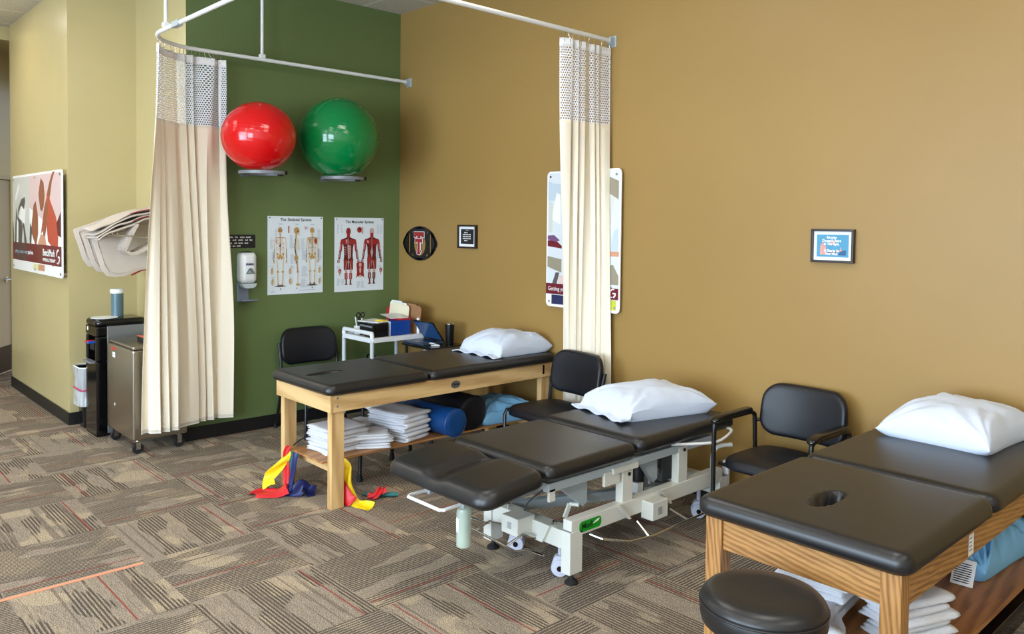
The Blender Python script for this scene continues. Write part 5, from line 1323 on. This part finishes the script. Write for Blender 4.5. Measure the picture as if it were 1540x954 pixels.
# green maker's label
b = MB(); b.prism(rrect(-1.545, -1.385, .247, .300, .02, 5), (MX(3.7285), -mc.y, 0), (0,1,0), (0,0,1), (.0015, 0, 0)); lb = b.build('maker_label', mat('bright_green_label', (16, 150, 28), .35), t, smooth=0)
text_part('lettering', 'Medi', .040, (MX(3.7305), MY(-1.530), .262), (0,1,0), (0,0,1), mat('dark_green_print', (8, 44, 14), .5), lb, fat=.0008, width=.078)
F = Flat((MX(3.7300), -mc.y, 0), *GREENW); F.poly([(-1.452, .273), (-1.42, .288), (-1.398, .291), (-1.405, .280), (-1.43, .274)], M_WPRINT); F.build('label_swoosh', lb)
# U handle and towel roll bracket under the head, spray bottle
b = MB(); b.tube([(MX(3.235), MY(-2.05), .452), (MX(3.225), MY(-2.185), .448), (MX(3.235), MY(-2.20), .446), (MX(3.475), MY(-2.20), .446), (MX(3.49), MY(-2.185), .448), (MX(3.49), MY(-2.05), .452)], .008, 10); b.build('head_handle', M_WHITEMET, t)
for xx in (3.235, 3.49): MB().box(MX(xx-.02), MX(xx+.02), MY(-2.09), MY(-2.03), .435, .487).build('handle_bracket', M_GREYST, t, smooth=0, bevel=.003)
# rear handles
b = MB(); b.tube(smooth_path([(MX(3.72), MY(-.80), .545), (MX(3.80), MY(-.62), .535), (MX(3.83), MY(-.50), .535), (MX(3.80), MY(-.33), .555), (MX(3.75), MY(-.30), .56)], 5), .008, 10); b.build('side_handle', M_WHITEMET, t)
b = MB(); b.tube(smooth_path([(MX(3.66), MY(-.30), .20), (MX(3.66), MY(-.30), .38), (MX(3.68), MY(-.27), .43), (MX(3.74), MY(-.22), .445)], 5), .013, 12); b.build('lock_pedal', M_CREAM, t)
b = MB(); b.lathe([(.02, .20), (.022, .21), (.022, .33), (.018, .34)], (MX(3.70), MY(-.22), 0), 16); b.build('roller', M_WHITEPL, t)

# spray bottle hanging below the head section
t = thing('spray_bottle', 'clear plastic bottle of liquid hanging under the black head pad', 'bottle', (3.46, -2.045, .235))
M_CLR = mat('cloudy_clear_plastic', (206, 222, 208), .15, alpha=.55, spec=.7)
b = MB(); b.lathe([(.0005, 0), (.030, .001), (.0345, .006), (.035, .012), (.035, .165), (.030, .18), (.014, .19), (.014, .20)], (0,0,0), 28, caps=False); b.build('bottle_body', M_CLR, t)
b = MB(); b.lathe([(.0005, .004), (.031, .004), (.031, .15), (.0005, .15)], (0,0,0), 24, caps=False); b.build('liquid', mat('pale_green_liquid', (206, 226, 206), .1, alpha=.45), t)
b = MB(); b.grid(lambda u, v: (.0355*math.cos(-2.3+.9*u), .0355*math.sin(-2.3+.9*u), .07+.07*v), 8, 3); b.build('label', M_PAPER, t, solid=.0006)
b = MB(); b.lathe([(.016, .20), (.016, .222), (.009, .235), (.009, .249)], (0,0,0), 16); b.build('cap', M_WHITEPL, t)

# ------------------------------------------------------------------ chairs
def chair(label, loc, rz, arms, m=M_VINYL_D):
    t = thing('guest_chair', label, 'chair', loc, rz)
    b = MB(); cushion(b, -.245, .245, -.26, .20, .425, .480, rc=.11, re=.03, crown=.010, nmid=(12, 12), under=.015, curve=lambda x, y: -.010*(x/.24)**2-.03*max(0, (-y-.15)/.1)**2*.5); b.build('seat', m, t, smooth=180)
    MB().box(-.22, .22, -.22, .17, .410, .4245).build('seat_pan', M_BLACKPL, t, smooth=0, bevel=.004)
    # backrest: cushion built flat then stood up and bowed
    b = MB(); cushion(b, -.258, .258, -.150, .150, 0, .050, rc=.10, re=.024, crown=.008, nmid=(16, 12), under=.012)
    vs = []
    for p in b.v:
        x, z, d = p.x, p.y, p.z
        w = 1-.04*((z+.165)/.33 if z < .3 else 0)
        vs.append(Vector((x*(1.0-.035*max(0, z)/.165), .225-d-.045*(1-(x/.26)**2)*-1+z*.16, .680+z)))
    b.v = vs; b.build('backrest', m, t, smooth=180)
    for s_ in (-1, 1):
        if arms:
            x = s_*.285
            b = MB(); b.tube(smooth_path([(x, -.235, 0), (x, -.235, .35), (x, -.235, .60), (x, -.222, .645), (x, -.18, .655), (x, -.02, .655), (x, .12, .655), (x, .165, .64), (x, .178, .60), (x, .20, .30), (x, .26, .0)], 5), .013, 10); b.build('side_frame', M_BLACK, t)
            b = MB(); cushion(b, x-.026, x+.026, -.25, .13, .662, .688, rc=.024, re=.012, nmid=(3, 12), under=.008, curve=lambda xx, yy: -.02*max(0, (-yy-.15)/.1)**2); b.build('armrest', M_BLACKPL, t, smooth=180)
            xi = x
        else:
            x = s_*.262
            b = MB(); b.tube([(x, -.225, 0), (x, -.225, .40), (x, -.21, .43), (x, .16, .43)], .013, 10); b.build('front_leg', M_BLACK, t)
            b = MB(); b.tube(smooth_path([(x, .29, 0), (x, .215, .25), (x, .185, .43), (x, .20, .58), (x, .235, .72)], 4), .013, 10); b.build('rear_leg', M_BLACK, t)
        for yy in ((-.235 if arms else -.225), (.258 if arms else .288)):
            b = MB(); b.lathe([(.017, 0), (.017, .02), (.015, .035)], (x, yy, 0), 14); b.build('foot_cap', M_RUBBER, t)
        b = MB(); b.tube([(x, .192 if arms else .20, .60), (s_*.20, .235, .62)], .011, 8); b.build('back_bracket', M_BLACK, t)
    b = MB(); X_ = .285 if arms else .262
    b.tube([(-X_, -.18, .412), (X_, -.18, .412)], .011, 8); b.tube([(-X_, .12, .412), (X_, .12, .412)], .011, 8); b.build('seat_bar', M_BLACK, t)
    return t
chair('black padded chair against the green wall behind the maple table', (.33, -1.005, 0), -PI/2+PI, False) if False else None
chair('black padded chair against the green wall behind the maple table', (.335, -1.01, 0), PI/2, False)
chair('black armless chair between the maple table and the adjustable table', (2.455, -.415, 0), -.10, False)
chair('black chair with armrests between the adjustable table and the oak table', (4.125, -.335, 0), -.02, True)

# round rolling stool in the foreground
t = thing('rolling_stool', 'round black padded stool in front of the oak table', 'stool', (5.070, -2.195, 0))
sz = .634; b = MB(); b.lathe([(.0005, sz), (.10, sz-.0005), (.150, sz-.003), (.170, sz-.010), (.182, sz-.022), (.1865, sz-.030), (.188, sz-.036), (.1862, sz-.041), (.188, sz-.046), (.189, sz-.075), (.184, sz-.098), (.17, sz-.11), (.0005, sz-.112)], (0,0,0), 64, caps=False); b.build('seat', M_VINYL, t, smooth=60)
b = MB(); b.tube([(.1885*math.cos(a), .1885*math.sin(a), sz-.041) for a in [2*PI*i/64 for i in range(64)]], .0032, 6, closed=True); b.build('seat_piping', M_VINYL, t)
b = MB(); b.tube([(.02+.1865*0, 0, 0), (0, 0, 0.001)], .001, 4) if False else b.lathe([(.045, .10), (.045, .16), (.026, .18), (.026, .36), (.016, .37), (.016, sz-.115)], (0,0,0), 20); b.build('gas_lift', M_CHROME, t)
MB().lathe([(.07, sz-.125), (.07, sz-.1125)], (0,0,0), 20).build('mount_plate', M_BLACK, t)
for k in range(5):
    a = 2*PI*k/5+.3; c_, s_ = math.cos(a), math.sin(a)
    b = MB(); b.bar((c_*.03, s_*.03, .115), (c_*.26, s_*.26, .078), .038, .022); lg = b.build('base_leg', M_BLACK, t, smooth=0, bevel=.006)
    b = MB(); b.lathe([(.024, -.02), (.027, -.016), (.027, .016), (.024, .02)], (c_*.26, s_*.26, .0275), 18, 'x'); b.tube([(c_*.26, s_*.26, .05), (c_*.26, s_*.26, .07)], .008, 8); b.build('castor', M_BLACKPL, lg)

# ------------------------------------------------------------------ cart in the corner
t = thing('utility_cart', 'white plastic pipe cart in the corner loaded with folders', 'cart', (.425, -.44, 0))
cx, cy = .425, -.44; xa, xb, ya, yb = .205-cx, .645-cx, -.715-cy, -.165-cy
b = MB()
for xx in (xa, xb): b.bar((xx, ya, .750), (xx, yb, .750), .035, .040)
for yy in (ya, yb): b.bar((xa, yy, .750), (xb, yy, .750), .035, .040)
b.box(xa+.01, xb-.01, ya+.01, yb-.01, .741, .748); b.build('top_tray', M_WHITEPL, t, smooth=0, bevel=.008, seg=3)
b = MB()
for xx in (xa, xb): b.bar((xx, ya, .20), (xx, yb, .20), .035, .050)
for yy in (ya, yb): b.bar((xa, yy, .20), (xb, yy, .20), .035, .050)
b.box(xa+.01, xb-.01, ya+.01, yb-.01, .176, .183); b.build('lower_tray', M_WHITEPL, t, smooth=0, bevel=.008, seg=3)
b = MB(); b.tube(smooth_path([(xa, ya, .76), (xa, ya, .785), (xa+.012, ya, .802), (xa+.035, ya, .807), (xb-.035, ya, .807), (xb-.012, ya, .802), (xb, ya, .785), (xb, ya, .76)], 4), .018, 12); b.build('push_handle', M_WHITEPL, t)
for xx in (xa, xb):
    for yy in (ya, yb):
        b = MB(); b.tube([(xx, yy, .07), (xx, yy, .745)], .018, 14); lg = b.build('post', mat('white_grey_post', (196, 204, 206), .35) if not bpy.data.materials.get('white_grey_post') else bpy.data.materials['white_grey_post'], t)
        b = MB(); b.lathe([(.026, -.01), (.030, -.007), (.030, .007), (.026, .01)], (xx, yy, .031), 18, 'x'); b.tube([(xx, yy, .03), (xx, yy, .075)], .008, 8); b.build('castor', M_BLACKPL, lg)
ZT = .7485
# pen cup with pens
t = thing('pen_cup', 'white desk cup full of pens and scissors at the front of the cart', 'pen cup', (.285, -.62, ZT))
b = MB(); b.lathe([(.036, 0), (.038, .02), (.041, .085), (.038, .085), (.034, .01), (.0005, .008)], (0,0,0), 20, caps=False); b.build('cup', M_WHITEPL, t)
for k, (dx, dy, m_, L_) in enumerate(((-.02, .01, M_TEAL, .15), (.0, -.02, M_WHITEPL, .16), (.015, .012, M_WHITEPL, .15), (-.01, -.012, mat('orange_pen', (210, 110, 50), .4), .14), (.02, -.01, M_INK, .15))):
    b = MB(); b.tube([(dx*.4, dy*.4, .012), (dx*1.6, dy*1.6, L_)], .0055, 8); o = b.build('pen', m_); o.location = (.285, -.62, ZT+.002)
    tag(o, ('teal pen in the desk cup', 'upright white pen in the desk cup', 'white pen leaning right in the desk cup', 'orange pen in the desk cup', 'black pen in the desk cup')[k], 'pen', 'pens in the desk cup')
t = thing('scissors', 'black-handled scissors standing in the desk cup', 'scissors', (.292, -.605, ZT+.012))
for s_ in (-1, 1):
    b = MB(); b.tube([(.0, s_*.022+.018*math.cos(a), .165+.022*math.sin(a)) for a in [2*PI*i/16 for i in range(16)]], .005, 8, closed=True); b.tube([(0, s_*.014, .146), (0, s_*.003, .12)], .005, 8); b.build('handle_loop', M_BLACKPL, t)
b = MB(); b.box(-.0015, .0015, -.008, .008, 0, .125); b.build('blades', M_CHROME, t, smooth=0)
# folders and trays on the cart
def slabthing(name, label, cat, c, size, rz, m, rx=0., ry=0., group=None, bev=.002):
    b = MB(); b.box(-size[0]/2, size[0]/2, -size[1]/2, size[1]/2, 0, size[2]); o = b.build(name, m, smooth=0, bevel=bev); o.location = c; o.rotation_euler = (rx, ry, rz); return tag(o, label, cat, group)
t = thing('document_box', 'black plastic document box on the cart behind the pens', 'box', (.43, -.565, ZT))
b = MB(); b.box(-.105, .115, -.075, .085, .0, .125); b.build('box', M_BLACKPL, t, smooth=0, bevel=.012); MB().box(-.09, .10, -.078, -.072, .09, .105).build('slot', M_GREYPL, t, smooth=0)
t = thing('lever_binder', 'blue binder standing on the cart', 'binder', (.485, -.355, ZT))
b = MB(); b.box(-.10, .06, -.105, .10, 0, .135); b.build('cover', mat('royal_blue_binder', (18, 66, 152), .35), t, smooth=0, bevel=.003); MB().box(-.095, .055, -.1062, -.1052, .006, .130).build('page_edge', M_PAPER, t, smooth=0)
slabthing('notebook', 'red notebook lying on top of the blue binder', 'notebook', (.46, -.31, ZT+.136), (.17, .12, .016), .1, mat('red_notebook', (196, 30, 44), .5))
slabthing('paper_sheet', 'white paper sheets lying over the black box on the cart', 'paper', (.40, -.52, ZT+.126), (.24, .20, .008), .25, M_PAPER)
slabthing('sticky_pad', 'small yellow note pad on the papers of the cart', 'note pad', (.46, -.50, ZT+.135), (.09, .07, .008), .3, M_YEL)
slabthing('paper_sheet', 'white sheet sticking out over the blue binder', 'paper', (.40, -.33, ZT+.158), (.28, .16, .003), -.25, M_PAPER, ry=.04) 
def folder(label, y, rz, m, w, h, x, tab=True, lean=.18):
    t = thing('file_folder', label, 'folder', (x, y, ZT), rz, 'file folders standing on the cart'); 
    b = MB(); b.prism([(-w/2, 0), (w/2, 0), (w/2, h-.02), (w/2-.02, h), (w*.2, h), (w*.15, h+.012), (-w*.4, h+.014), (-w*.45, h), (-w/2, h-.01)], (0,0,0), (1,0,0), (0, lean, 1), (0,-.004,0)); b.build('sheet', m, t, smooth=0)
M_MANILA = mat('cream_manila_card', (236, 226, 196), .6)
folder('tall cream folder at the front of the cart folders', -.225, .0, M_MANILA, .30, .245, .30, lean=.12)
folder('white folder leaning behind the cream one', -.208, -.04, M_PAPER, .28, .262, .265, lean=.10)
folder('red folder behind the white folder edge', -.192, .02, mat('red_card', (176, 30, 40), .6), .30, .20, .225, lean=.06)
folder('brown kraft folder at the wall side', -.182, .0, mat('kraft_card', (156, 112, 76), .7), .24, .25, .47, lean=.05)
t = thing('marker', 'white marker bottle standing among the folders', 'marker', (.605, -.215, ZT)); b = MB(); b.lathe([(.013, 0), (.013, .15), (.010, .155)], (0,0,0), 14); b.build('barrel', M_WHITEPL, t); MB().lathe([(.0134, .10), (.0134, .125)], (0,0,0), 14).build('band', M_TEAL, t)
slabthing('stapler', 'small dark stapler beside the desk cup', 'stapler', (.235, -.47, ZT), (.13, .035, .03), .1, M_BLACKPL, bev=.006)
slabthing('index_cards', 'cream cards on the cart tray behind the handle', 'cards', (.36, -.675, ZT), (.12, .05, .012), .3, M_MANILA)

# black side table with laptop
t = thing('laptop_table', 'small black laptop table between cart and maple table', 'table', (.905, -.27, 0))
MB().box(-.232, .20, -.17, .17, .695, .715).build('tabletop', M_BLACKPL, t, smooth=0, bevel=.004)
for dx in (-.20, .17):
    for dy in (-.14, .135): b = MB(); b.tube([(dx, dy, 0), (dx, dy, .694)], .012, 10); b.build('leg', M_BLACK, t)
MB().box(-.20, .20, -.015, .0, .30, .33).build('brace', M_BLACK, t, smooth=0)
t = thing('laptop', 'half-open blue-grey laptop on the small black table', 'laptop', (.80, -.195, .7155), 0)
M_LAP = mat('blue_grey_laptop_shell', (58, 74, 92), .35)
b = MB(); b.box(-.14, .14, -.215, .0, 0, .016); b.build('base', M_LAP, t, smooth=0, bevel=.003); MB().box(-.125, .125, -.12, -.02, .0162, .0175).build('keyboard', M_BLACKPL, t, smooth=0); MB().box(-.045, .045, -.195, -.135, .0162, .0168).build('trackpad', M_GREYPL, t, smooth=0)
sc_ = MB(); sc_.prism([(-.14, 0), (.14, 0), (.14, .19), (-.14, .19)], (0, .0, .018), (1,0,0), (-.10, -.54, .84), (0, .006, .004)); so = sc_.build('screen_lid', M_BLACKPL, t, smooth=0)
d_ = MB(); d_.prism([(-.13, .012), (.13, .012), (.13, .180), (-.13, .180)], (0, -.0008, .0174), (1,0,0), (-.10, -.54, .84), (0, -.0006, -.0004)); d_.build('display', mat('dark_blue_screen', (40, 76, 122), .15), so, smooth=0)
t = thing('tumbler', 'tall black steel tumbler with a lid beside the laptop', 'tumbler', (.985, -.165, .7155))
b = MB(); b.lathe([(.0005, 0), (.033, 0), (.034, .004), (.040, .15), (.040, .165)], (0,0,0), 26, caps=False); b.build('body', mat('matt_black_metal', (14, 16, 20), .35, .2), t)
b = MB(); b.lathe([(.041, .165), (.041, .172), (.034, .176), (.0005, .177)], (0,0,0), 26, caps=False); b.build('lid', M_CHROME, t)
b = MB(); b.tube(smooth_path([(.975, -.345, .721), (.99, -.38, .738), (1.02, -.375, .742), (1.045, -.34, .727), (1.03, -.31, .721), (.985, -.33, .7205), (1.01, -.375, .721), (1.06, -.33, .721)], 6), .0045, 8); tag(b.build('charging_cable', M_WHITEPL), 'white charging cable coiled at the edge of the small black table', 'cable')
t = thing('shoulder_bag', 'black bag on the lower tray of the corner cart', 'bag', (.425, -.43, .226)); b = MB(); cushion(b, -.17, .17, -.23, .22, 0, .30, rc=.05, re=.05, nmid=(6, 6)); b.build('body', M_VINYL_D, t, smooth=180)
b = MB(); b.tube(smooth_path([(-.06, -.15, .29), (-.05, -.15, .36), (.05, -.15, .36), (.06, -.15, .29)], 4), .008, 8); b.build('handle', M_BLACKPL, t)
